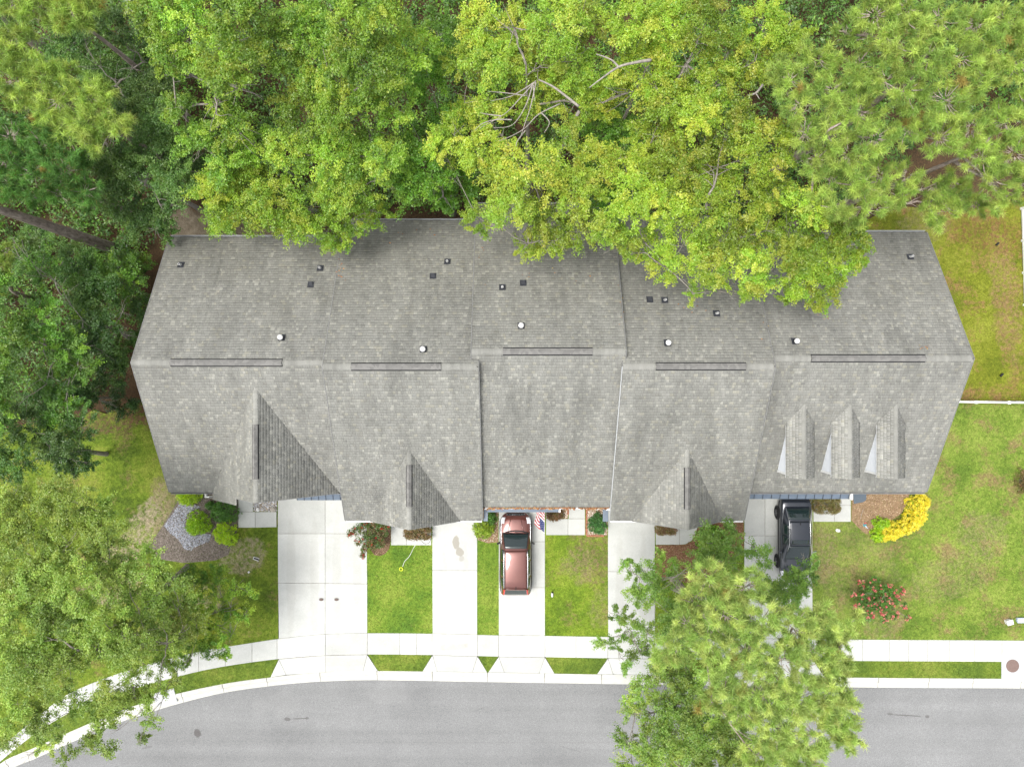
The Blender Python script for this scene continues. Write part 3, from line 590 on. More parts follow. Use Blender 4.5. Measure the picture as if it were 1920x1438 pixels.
o = np_mesh('fallen_leaves', V.reshape(-1,3), np.arange(n_*4), 4, 'grit', None, cl); o.location = (0,0,0); tag(o, 'brown dead leaves lying in the middle gutter', 'leaves', None, 'stuff')

# steep front gables
def front_gable(xc, zr, yf, yb, label, seed, pitch=0.89, ext=None, vent=None):
    hw = (zr-ZE)/pitch; th = 0.12; m = MB()
    v = []
    for yy in (yf,yb): v += [(xc-hw,yy,ZE),(xc,yy,zr),(xc+hw,yy,ZE),(xc+hw,yy,ZE-th),(xc,yy,zr-th-0.04),(xc-hw,yy,ZE-th)]
    m.add(v, [(0,6,7,1),(1,7,8,2),(2,8,9,3),(3,9,10,4),(4,10,11,5),(5,11,6,0),(0,1,4,5),(1,2,3,4),(11,10,7,6),(10,9,8,7)])
    g = hmesh(m, 'gable_roof', 'shingle_edge'); g['label'] = label
    L = math.hypot(hw, zr-ZE); W_ = yb-yf
    shingles(g, (xc-hw,yf,ZE+0.005), (0,1,0), (hw/L,0,(zr-ZE)/L), W_, L, seed, bright=1.06)  # left slope lighter: its sunlit tone is put into the shingle colour
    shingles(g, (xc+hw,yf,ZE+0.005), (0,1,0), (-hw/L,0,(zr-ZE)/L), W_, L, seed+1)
    ridge_cap(g, (xc,yf+0.01,zr), (xc,yb,zr), pitch, 0.13, seed)
    for s in (-1,1):   # barge boards
        m = MB(); v = []
        for (xx,zz) in ((xc+s*hw,ZE),(xc,zr)): v += [(xx,yf-0.02,zz+0.012),(xx,yf+0.03,zz+0.012),(xx,yf+0.03,zz-0.2),(xx,yf-0.02,zz-0.2)]
        m.add(v, [(0,4,5,1),(1,5,6,2),(2,6,7,3),(3,7,4,0),(0,1,2,3),(7,6,5,4)]); hmesh(m, 'barge_board', 'drip_edge', g)
    m = MB(); q = hw-0.35; yw = yf+0.3
    m.prism([(xc-q,yw),(xc+q,yw),(xc+q,yb-1.5),(xc-q,yb-1.5)], -0.1, ZE-th); m.add([(xc-q,yw,ZE-th),(xc+q,yw,ZE-th),(xc,yw,zr-th-0.38)], [(0,1,2)])
    hmesh(m, 'gable_wall', 'siding')
    if ext:   # lower left part of the roof runs a little farther forward
        xa, xb, ye = ext; za, zb_ = zr-pitch*abs(xa-xc), zr-pitch*abs(xb-xc); m = MB()
        m.add([(xa,ye,za),(xb,ye,zb_),(xb,yf,zb_),(xa,yf,za),(xa,ye,za-th),(xb,ye,zb_-th),(xb,yf,zb_-th),(xa,yf,za-th)], [(0,1,2,3),(7,6,5,4),(0,4,5,1),(1,5,6,2),(3,7,4,0)])
        e = hmesh(m, 'roof_step', 'shingle_edge'); L2 = math.hypot(xb-xa, zb_-za)
        shingles(e, (xa,ye,za+0.005), (0,1,0), ((xb-xa)/L2,0,(zb_-za)/L2), yf-ye, L2, seed+5, bright=1.06)  # same lighter tabs as the left slope, sunlight painted into them
    if vent: ridge_vent((xc,vent[0],zr), (xc,vent[1],zr), pitch, 0.165)
    # garage or porch opening below
    m = MB(); yw -= 0.02
    return g
def gy(py, z): return -(py-719)*(H-z)/F
front_gable(-13.13, 6.13, -6.10, -0.1, 'large steep front gable on the leftmost house', 300, ext=(-16.64,-14.60,-6.46), vent=(gy(898,6.1),gy(796,6.1)))
front_gable(-5.40, 5.22, -7.66, -3.2, 'small front gable beside the red flowering bush', 310, vent=(gy(950,5.2),gy(872,5.2)))
front_gable(9.20, 5.22, -7.66, -3.2, 'small front gable above the leafy tree', 320, vent=(gy(955,5.2),gy(877,5.2)))
for (a,b,py,z) in [(319,529,678,6.8),(658,827,688,7.5),(943,1111,659.5,7.52),(1230,1399,686.5,7.46),(1521,1735,672.5,6.9)]:
    i = [6.8,7.5,7.52,7.46,6.9].index(z); yr = UNITS[i][2]; dr_ = (z-ZE)/(yr-UNITS[i][3])
    ridge_vent((P(a,py,z)[0],yr,z), (P(b,py,z)[0],yr,z), dr_, 0.2)

# three dormers on the right-hand house
u5 = UNITS[4]; S5 = (u5[5]-ZE)/(u5[2]-u5[3])
def zroof5(yv): return u5[5]-S5*(u5[2]-yv)
for k, xc in enumerate((15.13,17.52,19.90)):
    zr, ze, yf, hw = 5.66, 5.13, -4.95, 0.74; yb_ = u5[2]-(u5[5]-zr)/S5
    D = hmesh(MB().box(xc-0.63,xc+0.63,yf+0.14,-2.6,3.3,ze+0.02), 'dormer', 'cheek_white')
    m = MB(); m.box(xc-0.655,xc-0.635,yf+0.13,yf+0.23,zroof5(yf+0.2)-0.05,ze); hmesh(m,'corner_board','white_trim',D)
    m = MB(); m.box(xc-0.38,xc+0.38,yf+0.11,yf+0.14,3.95,4.95); w_ = hmesh(m,'window','window_glass',D)
    pit = (zr-ze)/hw; th = 0.07
    v = []
    for yy in (yf, yb_+0.3): v += [(xc-hw,yy,ze),(xc,yy,zr),(xc+hw,yy,ze),(xc+hw,yy,ze-th),(xc,yy,zr-th),(xc-hw,yy,ze-th)]
    m = MB(); m.add(v, [(0,6,7,1),(1,7,8,2),(2,8,9,3),(3,9,10,4),(4,10,11,5),(5,11,6,0),(0,1,4,5),(1,2,3,4),(11,10,7,6),(10,9,8,7)])
    rf = hmesh(m, 'dormer_roof', 'white_trim'); L = math.hypot(hw,zr-ze)
    shingles(rf, (xc-hw,yf,ze+0.004), (0,1,0), (hw/L,0,(zr-ze)/L), yb_+0.3-yf, L, 400+k, bright=1.12)  # left side of the dormer roof painted lighter, as lit from the left
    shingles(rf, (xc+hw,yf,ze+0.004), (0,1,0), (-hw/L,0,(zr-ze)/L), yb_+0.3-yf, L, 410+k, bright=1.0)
    ridge_cap(rf, (xc,yf,zr), (xc,yb_+0.1,zr), pit, 0.12, 420+k)

# standing-seam metal awnings: one panel at a time
def awning(x0, x1, yb_, yf, z1, z0, n_, name='metal_awning'):
    m = MB(); m.add([(x0,yb_,z1-0.03),(x1,yb_,z1-0.03),(x1,yf,z0-0.03),(x0,yf,z0-0.03),(x0,yb_,z1-0.10),(x1,yb_,z1-0.10),(x1,yf,z0-0.10),(x0,yf,z0-0.10)], [(3,2,1,0),(4,5,6,7),(0,1,5,4),(1,2,6,5),(2,3,7,6),(3,0,4,7)])
    A = hmesh(m, name, 'metal_seam'); w_ = (x1-x0)/n_
    for k in range(n_):
        a, b = x0+k*w_+0.016, x0+(k+1)*w_-0.016; m = MB()
        m.add([(a,yb_,z1),(b,yb_,z1),(b,yf-0.01,z0),(a,yf-0.01,z0),(a,yb_,z1-0.028),(b,yb_,z1-0.028),(b,yf-0.01,z0-0.05),(a,yf-0.01,z0-0.05)], [(3,2,1,0),(4,5,6,7),(0,1,5,4),(1,2,6,5),(2,3,7,6),(3,0,4,7)])
        m.build('panel','metal_roof',A)
    for k in range(n_+1):
        a = x0+k*w_; m = MB(); v = []
        for s in (-0.011,0.011): v += [(a+s,yb_,z1+0.035),(a+s,yf-0.012,z0+0.035),(a+s,yf-0.012,z0-0.05),(a+s,yb_,z1-0.04)]
        m.add(v, [(0,1,2,3),(7,6,5,4),(0,4,5,1),(1,5,6,2),(3,2,6,7),(0,3,7,4)]); m.build('seam','metal_seam',A)
awning(13.12, 18.92, -5.6, -6.48, 2.92, 2.60, 12)
awning(-12.1, -9.25, -5.6, -6.56, 2.92, 2.55, 7)
awning(-1.45, 2.60, -6.45, -7.20, 2.80, 2.72, 1)
for (x0_,x1_,ya,yb2) in [(-1.60,-1.36,-7.05,-7.72),(5.10,5.40,-7.08,-7.74)]:
    m = MB(); m.box(x0_,x1_,yb2,ya,2.62,2.72); hmesh(m,'eave_return','metal_roof',bevel=0.01)
for (x0_,x1_,ya,yb2,z) in [(2.60,2.72,-7.22,-6.9,2.74),(-1.66,-1.44,-7.06,-6.88,2.80),(5.28,5.5,-7.1,-6.9,2.80),(18.93,19.06,-6.5,-6.05,2.85)]:
    m = MB(); m.box(x0_,x1_,ya,yb2,z-0.12,z); hmesh(m,'downspout_elbow','white_trim',bevel=0.012)
for (xx,yy) in [(18.99,-5.66),(-16.9,-5.66),(-1.55,-7.0),(5.4,-7.0)]:
    m = MB(); m.box(xx-0.045,xx+0.045,yy-0.05,yy+0.02,0.0,2.8); hmesh(m,'downspout','white_trim',bevel=0.01)
# garage doors, front doors and windows on the front walls
def front_part(x0_,x1_,yw,z1,name,mat,kids):
    m = MB(); m.box(x0_,x1_,yw-0.05,yw,0.03,z1); d = hmesh(m,name,mat)
    for (a,b,c_,e,nm,mt) in kids:
        m = MB(); m.box(a,b,yw-0.065,yw-0.045,c_,e); m.build(nm,mt,d)
def garage(xc,w_,yw): front_part(xc-w_/2,xc+w_/2,yw,2.15,'garage_door','white_trim',[(xc-w_/2+0.08,xc+w_/2-0.08,0.08+j*0.52,0.54+j*0.52,'door_panel','siding') for j in range(4)])
def door(xc,yw): front_part(xc-0.48,xc+0.48,yw,2.1,'front_door','door_paint',[(xc+0.34,xc+0.40,0.95,1.05,'handle','vent_black')])
def window(xc,yw): front_part(xc-0.7,xc+0.7,yw,2.2,'window','white_trim',[(xc-0.62,xc-0.03,1.0,2.1,'pane','window_glass'),(xc+0.03,xc+0.62,1.0,2.1,'pane','window_glass')])
garage(-11.3,4.8,-5.62); door(-15.4,-5.62); garage(-3.4,2.5,-7.19); door(-6.4,-7.19); garage(0.6,2.5,-6.45); door(3.9,-6.45); garage(7.1,2.5,-7.19); door(10.4,-7.19); garage(15.6,4.6,-5.62); door(20.3,-5.62); window(-17.6,-5.62)
# roof penetrations
def main_z(x, yv):
    best = 0
    for (x0,x1,yr,yf,yb,zr) in UNITS:
        if x0 <= x <= x1 and yf <= yv <= yb: best = max(best, zr-(zr-ZE)*((yr-yv)/(yr-yf) if yv < yr else (yv-yr)/(yb-yr)))
    return best
def on_roof(px, py):
    z = 5.0
    for _ in range(8): q = P(px,py,z); z = main_z(q[0],q[1])
    return P(px,py,z)
def roof_part(name, px, py):
    e = hmesh(MB().box(-0.17,0.17,-0.2,0.17,-0.06,0.05), name, 'lead_dark'); q = on_roof(px,py); e.location = (q[0],q[1],q[2]+HZ)
    i = min(range(5), key=lambda k: abs((UNITS[k][0]+UNITS[k][1])/2-q[0])); u = UNITS[i]; sl = (u[5]-ZE)/(u[4]-u[2]); e.rotation_euler = (-math.atan(sl) if q[1] > u[2] else math.atan(sl),0,0)
    return e, math.atan(sl)
for (px,py) in [(529,633),(794,655),(977,611),(1251,643),(1490,640)]:
    e, an = roof_part('flue', px, py)
    m = MB(); m.lathe((0,0,-0.05), [(0.11,0),(0.10,0.35),(0.10,0.36)], 16); o = m.build('flue_pipe','lead_dark',e); o.rotation_euler = (an,0,0)
    m = MB(); m.lathe((0,0,0.24), [(0.12,0),(0.138,0.03),(0.138,0.09),(0.10,0.13),(0.045,0.145),(0.04,0.12),(0.0,0.12)], 20); o = m.build('flue_cap','vent_white',e,smooth=False); o.rotation_euler = (an,0,0)
for (px,py) in [(340,497),(601,503),(839,491),(942,539),(1246,563),(1343,588),(1706,482)]:
    e, an = roof_part('vent_pipe', px, py)
    m = MB(); m.lathe((0,0,-0.05), [(0.095,0),(0.065,0.12),(0.06,0.36),(0.045,0.36),(0.045,0.2)], 14); o = m.build('pipe','vent_white',e); o.rotation_euler = (an,0,0)
for (px,py) in [(583,534),(812,518),(981,531),(1218,562)]:
    e, an = roof_part('vent_hood', px, py)
    m = MB(); m.add([(-0.11,-0.12,0),(0.11,-0.12,0),(0.11,0.12,0),(-0.11,0.12,0),(-0.10,-0.08,0.06),(0.10,-0.08,0.06),(0.10,0.12,0.12),(-0.10,0.12,0.12)], [(4,5,6,7),(0,1,5,4),(1,2,6,5),(2,3,7,6),(3,0,4,7)]); m.build('hood','lead_dark',e)

# a few dead leaves caught on the roofs
r = np.random.default_rng(55); pts = []
for (px,py,sx,sy,n_) in [(637,510,5,5,9),(1731,651,5,3,8),(1535,590,8,5,8),(905,470,4,25,10),(1165,560,3,30,8),(640,470,4,25,8),(1432,600,4,20,8),(1290,575,30,10,8),(760,440,60,8,10),(1010,510,40,12,8)]:
    for _ in range(n_): pts.append(np.array(on_roof(px+r.normal(0,sx),py+r.normal(0,sy)))+np.array([0,0,0.05]))
pts = np.array(pts); n_ = len(pts); s_ = r.uniform(0.035,0.075,n_); a = r.uniform(0,6.28,n_)
V = np.stack([pts+np.stack([s_*np.cos(a+q),s_*0.6*np.sin(a+q),s_*r.uniform(-0.2,0.3,n_)],1) for q in (0,2.1,4.2)],1)
cl = np.array([(0.36,0.17,0.06),(0.28,0.13,0.06),(0.33,0.25,0.10),(0.20,0.10,0.05)])[r.integers(0,4,n_)]
o = np_mesh('roof_leaves', V.reshape(-1,3), np.arange(n_*3), 3, 'grit', None, cl); tag(o, 'scattered orange-brown dead leaves lying on the shingle roofs', 'leaves', None, 'stuff')
# ------------------------------------------------------------------ cars
def paint_mat(name, c, metal=0.5, rough=0.32):
    t = NT(name); co = t.n('TexCoord').outputs['Object']
    d = t.ramp(t.noise(co, 3, 5, 0.7), [(0.35,1.0),(0.75,1.12)])
    t.base(t.mix(1.0, (*c,1), d, 'MULTIPLY'), rough, 0.5, metal); t.b.inputs['Coat Weight'].default_value = 1.0; t.b.inputs['Coat Roughness'].default_value = 0.05
paint_mat('paint_red', (0.115,0.036,0.027), 0.5, 0.34); paint_mat('paint_black', (0.012,0.016,0.024), 0.3, 0.3)
plain('car_glass', (0.012,0.022,0.022), 0.04, 0.7, var=0.05); plain('car_trim', (0.018,0.018,0.018), 0.6, 0.3)
plain('chrome', (0.55,0.55,0.56), 0.18, 0.5, metal=0.9, var=0.03); plain('tyre', (0.018,0.018,0.019), 0.9, 0.2); plain('rim', (0.16,0.16,0.17), 0.3, 0.5, metal=0.7)
plain('tail_red', (0.45,0.012,0.012), 0.15, 0.5, coat=1.0); plain('lamp_clear', (0.55,0.56,0.58), 0.1, 0.6, coat=1.0); plain('plate', (0.7,0.7,0.72), 0.5)
plain('seat_cloth', (0.10,0.10,0.095), 0.9)

class Loft:
    """surface through half-rings; x mirrored. rings: list of (y, [(x,z),...])"""
    def __init__(s, rings): s.y = [r[0] for r in rings]; s.r = np.array([[(x,r[0]+dy,z) for (x,z,dy) in [(q+(0,))[:3] for q in r[1]]] for r in rings], float)
    def at(s, t, k, side=1):
        t = min(max(t,0),len(s.y)-1); i = min(int(t),len(s.y)-2); f = t-i; j = min(int(k),s.r.shape[1]-2); g = k-j
        p = (s.r[i,j]*(1-g)+s.r[i,j+1]*g)*(1-f)+(s.r[i+1,j]*(1-g)+s.r[i+1,j+1]*g)*f
        return Vector((p[0]*side,p[1],p[2]))
    def mesh(s, closed_ends=True, sub=2):
        ns, nr = s.r.shape[:2]; full = np.concatenate([s.r[:,::-1]*np.array([-1,1,1]), s.r[:,1:]],1); m = MB(); n = full.shape[1]
        m.add(full.reshape(-1,3), [(i*n+j,i*n+j+1,(i+1)*n+j+1,(i+1)*n+j) for i in range(ns-1) for j in range(n-1)])
        if closed_ends: m.add(full[0],[tuple(range(n))]); m.add(full[-1],[tuple(range(n))[::-1]])
        return m
    def patch(s, t0, t1, k0, k1, side=None, off=0.008, nu=8, nv=8, th=0.012, corner=0.0):
        """thin shell lying on the surface; side None = spans both halves (k counted from the centre line)"""
        g = []
        for a in range(nu+1):
            row = []
            for b in range(nv+1):
                u = t0+(t1-t0)*a/nu
                if side is None:
                    w = -k1+2*k1*b/nv; q = s.at(u, abs(w), 1 if w >= 0 else -1)
                else: q = s.at(u, k0+(k1-k0)*b/nv, side)
                row.append(q)
            g.append(row)
        m = MB(); n = nv+1; T_, B2 = [], []
        for a in range(nu+1):
            for b in range(n):
                du = g[min(a+1,nu)][b]-g[max(a-1,0)][b]; dv = g[a][min(b+1,nv)]-g[a][max(b-1,0)]; N = du.cross(dv)
                N = N.normalized() if N.length > 1e-9 else Vector((0,0,1))
                if N.z < -0.2 or (abs(N.z) <= 0.2 and N.x*g[a][b].x < 0): N = -N
                T_.append(g[a][b]+N*off); B2.append(g[a][b]+N*(off-th))
        N0 = len(T_); f = [(a*n+b,a*n+b+1,(a+1)*n+b+1,(a+1)*n+b) for a in range(nu) for b in range(nv)]
        rim = [(a*n) for a in range(nu+1)]+[nu*n+b for b in range(1,n)]+[(a*n+nv) for a in range(nu-1,-1,-1)]+[b for b in range(nv-1,0,-1)]
        f += [(rim[i],rim[(i+1)%len(rim)],N0+rim[(i+1)%len(rim)],N0+rim[i]) for i in range(len(rim))]
        m.add(T_+B2, f); return m
def smooth_obj(o, lv=1):
    md = o.modifiers.new('subdivision','SUBSURF'); md.levels = lv; md.render_levels = lv; o.data.polygons.foreach_set('use_smooth',[True]*len(o.data.polygons)); return o
def body_ring(w, zt, zs, drop=0.03, zb=0.24):
    return [(0,zt),(0.36*w,zt-0.004),(0.66*w,zt-drop*0.5),(0.88*w,zt-drop-0.03),(0.97*w,zs),(w,zs-0.16),(0.985*w,0.48),(0.95*w,0.32),(0.72*w,zb),(0,zb)]
def wheel(parent, x, y_, r, side):
    m = MB(); w_ = 0.23; x0 = x-side*w_
    m.lathe((min(x,x0),y_,r), [(r*0.62,0),(r*0.93,0.01),(r,0.05),(r,w_-0.05),(r*0.93,w_-0.01),(r*0.62,w_)], 28, axis='x'); wh = m.build('wheel','tyre',parent,smooth=False)
    m = MB(); m.lathe((x-side*0.05 if side > 0 else x,y_,r), [(r*0.60,0),(r*0.62,0.05),(r*0.56,0.05)] , 24, axis='x')
    for k in range(5):
        a = 2*math.pi*k/5+0.3; c_, s_ = math.cos(a), math.sin(a); xo = x+side*0.004
        v = []
        for (rr,hw) in ((0.07*r,0.05),(0.60*r,0.035)):
            for q in (-hw,hw):
                for xx in (xo-side*0.04, xo): v.append((xx, y_+c_*rr-s_*q, r+s_*rr+c_*q))
        m.add(v, [(0,1,3,2),(4,6,7,5),(0,4,5,1),(2,3,7,6),(1,5,7,3),(0,2,6,4)])
    m.build('rim','rim',wh)
def build_car(name, label, loc, rz, paint, body, cab, wheels, wr, opts):
    R = empty(name, loc, rz); tag(R, label, 'car')
    BL = Loft(body); smooth_obj(BL.mesh().build('body', paint, R), 2)
    CL = Loft(cab); smooth_obj(CL.mesh(False).build('cabin', paint, R), 1)
    t0, tr0, tr1, t1 = opts['t']         # station indices: cowl, roof front, roof rear, tail
    CL.patch(t0+0.05, tr0-0.06, 0, 2.92, off=0.012, nu=6, nv=14).build('windscreen','car_glass',R,smooth=True)
    CL.patch(tr1+0.10, t1-opts.get('rw',0.15), 0, 2.85, off=0.012, nu=5, nv=14).build('rear_window','car_glass',R,smooth=True)
    CL.patch(tr0+0.12, tr1-0.02, 0, 2.80, off=0.010, nu=10, nv=12).build('roof_panel',paint,R,smooth=True)
    for s in (-1,1):
        for (a,b) in opts['side']: CL.patch(a,b,3.35,4.75,side=s,off=0.012,nu=6,nv=4).build('side_window','car_glass',R,smooth=True)
        for (a,b) in opts['rails']: CL.patch(a,b,2.93,3.12,side=s,off=opts.get('railh',0.03),nu=10,nv=2,th=0.03).build('roof_rail',opts['railmat'],R,smooth=True)
        for (a,b,k0,k1) in opts['head']: BL.patch(a,b,k0,k1,side=s,off=0.02,nu=5,nv=5,th=0.03).build('headlight','lamp_clear',R,smooth=True)
        for (a,b,k0,k1) in opts['tail']: BL.patch(a,b,k0,k1,side=s,off=0.022,nu=5,nv=5,th=0.03).build('tail_light','tail_red',R,smooth=True)
        for (a,b,k0,k1,mat,nm) in opts.get('strips',[]): BL.patch(a,b,k0,k1,side=s,off=0.014,nu=16,nv=3,th=0.02).build(nm,mat,R,smooth=True)
        for (a,b,k0,k1) in opts.get('ctail',[]): CL.patch(a,b,k0,k1,side=s,off=0.03,nu=5,nv=4,th=0.03).build('tail_light','tail_red',R,smooth=True)
        mx, my, mz = opts['mirror']; m = MB()
        m.add([(s*mx,my-0.06,mz),(s*(mx+0.20),my-0.13,mz+0.02),(s*(mx+0.21),my-0.03,mz+0.02),(s*mx,my+0.05,mz),(s*mx,my-0.05,mz+0.07),(s*(mx+0.19),my-0.12,mz+0.14),(s*(mx+0.20),my-0.03,mz+0.14),(s*mx,my+0.04,mz+0.07)],
              [(3,2,1,0),(4,5,6,7),(0,1,5,4),(1,2,6,5),(2,3,7,6),(3,0,4,7)]); m.build('mirror','car_trim' if opts.get('mdark') else paint,R,bevel=0.015)
        for wy in wheels:
            m = MB(); hw_ = opts['w']+0.012; m.lathe(((hw_-0.03) if s > 0 else -hw_, wy, wr), [(wr+0.05,0),(wr+0.075,0.01),(wr+0.07,0.03)], 26, axis='x'); m.build('wheel_arch','car_trim',R)
            wheel(R, s*(hw_+opts.get('wout',0.02)), wy, wr, s)
    for (a,b,k1,mat,nm) in opts.get('centre',[]): BL.patch(a,b,0,k1,off=0.016,nu=6,nv=12,th=0.03).build(nm,mat,R,smooth=True)
    for (a,b,k1,off,mat,nm) in opts.get('roofbits',[]): CL.patch(a,b,0,k1,off=off,nu=5,nv=8,th=0.02).build(nm,mat,R,smooth=True)
    m = MB(); ax, ay, az = opts['antenna']; m.add([(ax-0.02,ay-0.10,az),(ax+0.02,ay-0.10,az),(ax+0.02,ay+0.06,az),(ax-0.02,ay+0.06,az),(ax-0.006,ay-0.09,az+0.07),(ax+0.006,ay-0.09,az+0.07)], [(0,1,5,4),(1,2,5),(2,3,4,5),(3,0,4)]); m.build('antenna','car_trim',R)
    return R

# red sport-utility car; local +y is its nose
suv_b = [(-2.38,body_ring(0.74,0.78,0.70,0.02,0.34)),(-2.33,body_ring(0.84,0.98,0.86,0.03)),(-2.15,body_ring(0.91,1.08,0.96,0.02)),(-1.5,body_ring(0.945,1.10,1.00,0.02)),(-0.5,body_ring(0.93,1.09,0.99,0.02)),(0.5,body_ring(0.93,1.08,0.98,0.02)),
         (1.0,body_ring(0.935,1.07,0.95,0.04)),(1.5,body_ring(0.945,1.03,0.90,0.07)),(1.95,body_ring(0.91,0.96,0.82,0.09)),(2.18,body_ring(0.82,0.88,0.74,0.10)),(2.32,body_ring(0.66,0.72,0.62,0.08,0.28)),(2.37,body_ring(0.5,0.58,0.5,0.05,0.32))]
def cab_ring(wb, zb_, wr_, zr_, crown, y2=0): return [(0,zr_+crown),(0.45*wr_,zr_+crown*0.86),(0.8*wr_,zr_+crown*0.5),(wr_,zr_),(wr_+(wb-wr_)*0.45,zr_+(zb_-zr_)*0.42),(wb,zb_)]
suv_c = [(-2.36,cab_ring(0.80,1.00,0.72,1.04,0.02)),(-1.84,cab_ring(0.86,1.06,0.66,1.58,0.04)),(-1.5,cab_ring(0.89,1.08,0.66,1.63,0.055)),(-0.7,cab_ring(0.89,1.08,0.665,1.645,0.06)),(0.05,cab_ring(0.885,1.07,0.66,1.62,0.055)),(0.42,cab_ring(0.875,1.06,0.64,1.55,0.05)),(1.28,cab_ring(0.80,1.03,0.76,1.05,0.02))]
suv_c = suv_c[::-1]   # index 0 = cowl
suv_b = suv_b[::-1]
suv = build_car('parked_car', 'metallic red sport utility car on the narrow driveway, nose to the house', (0.22,-10.0,Z_SLAB), 0, 'paint_red', suv_b, suv_c, (1.42,-1.38), 0.36,
  dict(t=(0,1,5,6), rw=0.08, ctail=[(5.15,5.95,2.55,3.5)], side=[(1.15,2.35),(2.5,3.55),(3.7,4.8)], rails=[(1.3,4.9)], railmat='chrome', railh=0.05, head=[(2.2,3.35,2.3,3.9)], tail=[(9.75,10.7,2.6,4.6)],
       mirror=(0.90,0.72,1.02), mdark=True, w=0.945, antenna=(0.0,-1.75,1.69), wout=-0.04,
       strips=[(3.6,9.6,4.25,4.9,'car_trim','window_sill'),(3.0,9.8,3.25,3.7,'chrome','belt_trim')],
       centre=[(0.5,1.6,2.2,'car_trim','grille'),(1.15,1.35,2.6,'chrome','grille_bar'),(10.5,10.95,1.6,'plate','number_plate')],
       roofbits=[(5.0,5.16,2.6,0.03,'paint_red','spoiler')]))
# hood creases and cowl
for s in (-1,1):
    m = MB(); m.tube([(s*0.30,2.05,0.93),(s*0.40,1.6,1.005),(s*0.50,1.25,1.05)],[0.018,0.022,0.018],6); m.build('bonnet_crease','paint_red',suv,smooth=True)
m = MB(); m.tube([(-0.78,1.24,1.05),(-0.4,1.36,1.07),(0,1.40,1.075),(0.4,1.36,1.07),(0.78,1.24,1.05)],0.035,6); m.build('cowl','car_trim',suv,smooth=True)
for x0_,x1_ in ((-0.55,0.02),(-0.05,0.5)):
    m = MB(); m.tube([(x0_,1.33,1.085),(x1_,1.22,1.125)],0.012,5); m.build('wiper','car_trim',suv)
m = MB(); m.box(-0.6,0.6,0.55,0.75,1.28,1.31); m.build('dashboard','seat_cloth',suv)

sed_b = [(-2.42,body_ring(0.70,0.72,0.66,0.03,0.34)),(-2.36,body_ring(0.82,0.92,0.82,0.03)),(-2.1,body_ring(0.90,1.02,0.90,0.03)),(-1.5,body_ring(0.935,1.02,0.92,0.02)),(-0.5,body_ring(0.93,0.98,0.90,0.02)),(0.5,body_ring(0.93,0.97,0.89,0.02)),
         (1.0,body_ring(0.935,0.96,0.86,0.04)),(1.5,body_ring(0.94,0.92,0.80,0.07)),(2.0,body_ring(0.90,0.84,0.72,0.09)),(2.26,body_ring(0.80,0.74,0.64,0.09)),(2.40,body_ring(0.6,0.60,0.54,0.06,0.28))][::-1]
sed_c = [(-1.92,cab_ring(0.76,1.00,0.70,1.02,0.01)),(-1.15,cab_ring(0.85,1.00,0.60,1.35,0.04)),(-0.7,cab_ring(0.87,0.97,0.60,1.41,0.05)),(-0.1,cab_ring(0.875,0.96,0.60,1.415,0.05)),(0.25,cab_ring(0.875,0.96,0.60,1.37,0.05)),(1.22,cab_ring(0.80,0.92,0.74,0.95,0.02))][::-1]
sed = build_car('parked_car', 'glossy black sedan half hidden under the leafy tree', (16.70,-9.12,Z_SLAB), math.pi, 'paint_black', sed_b, sed_c, (1.42,-1.45), 0.34,
  dict(t=(0,1,4,5), rw=0.12, side=[(1.05,2.2),(2.35,3.5)], rails=[(0.6,4.3)], railmat='chrome', railh=0.012, head=[(1.2,2.2,2.4,4.0)], tail=[(9.0,9.75,2.5,4.4)],
       mirror=(0.90,0.78,0.95), w=0.94, antenna=(0.0,-0.95,1.42), wout=0.05, strips=[(3.2,8.4,5.6,6.3,'car_trim','sill')],
       centre=[(0.3,1.2,2.2,'car_trim','grille'),(9.6,9.9,1.5,'plate','number_plate')], roofbits=[(1.2,1.9,2.0,0.016,'car_glass','sunroof')]))

# ------------------------------------------------------------------ foliage kit
def leaves(centers, crad, nper, L, cols, r, flat=0.75, up=0.6, cvar=0.16, mat='leaf', jitter=0.10, asp=0.55, axis=None, fall=0.45):
    """leaf-sized kites in clumps. centers (n,3), crad (n,), nper leaves per clump; cols (k,3) palette with weights"""
    n = len(centers); N = n*nper
    d = r.normal(0,1,(N,3)); d /= np.linalg.norm(d,axis=1,keepdims=True)
    rad = np.repeat(crad,nper)*r.uniform(0,1,N)**fall
    off = d*rad[:,None]; off[:,2] *= flat
    if axis is not None:
        A = np.repeat(axis,nper,0); off += A*(np.sum(off*A,1,keepdims=True))*1.3; off[:,2] -= 0.25*np.sum(off[:,:2]**2,1)
    p = np.repeat(centers,nper,0)+off
    nrm = r.normal(0,0.55,(N,3))+d*0.35; nrm[:,2] += up; nrm /= np.linalg.norm(nrm,axis=1,keepdims=True)
    a = np.cross(nrm, r.normal(0,1,(N,3))); a /= np.linalg.norm(a,axis=1,keepdims=True)+1e-9; b = np.cross(nrm,a)
    l = L*r.uniform(0.65,1.25,N); w = l*asp*r.uniform(0.8,1.2,N)*0.5
    V = np.stack([p-a*l[:,None]*0.45+b*w[:,None], p-a*l[:,None]*0.45-b*w[:,None], p+a*l[:,None]*0.55-nrm*(l*0.12)[:,None]],1)
    pal = np.array(cols,float); ci = r.integers(0,len(pal),n)
    c = np.repeat(pal[ci]*(1+r.uniform(-cvar,cvar,(n,1))),nper,0)
    mixp = r.uniform(0,0.5,(N,1)); c = c*(1-mixp)+pal[r.integers(0,len(pal),N)]*mixp
    c *= 1+r.uniform(-jitter,jitter,(N,3))*np.array([1,0.7,1]); 
    return V, np.clip(c,0.003,1)
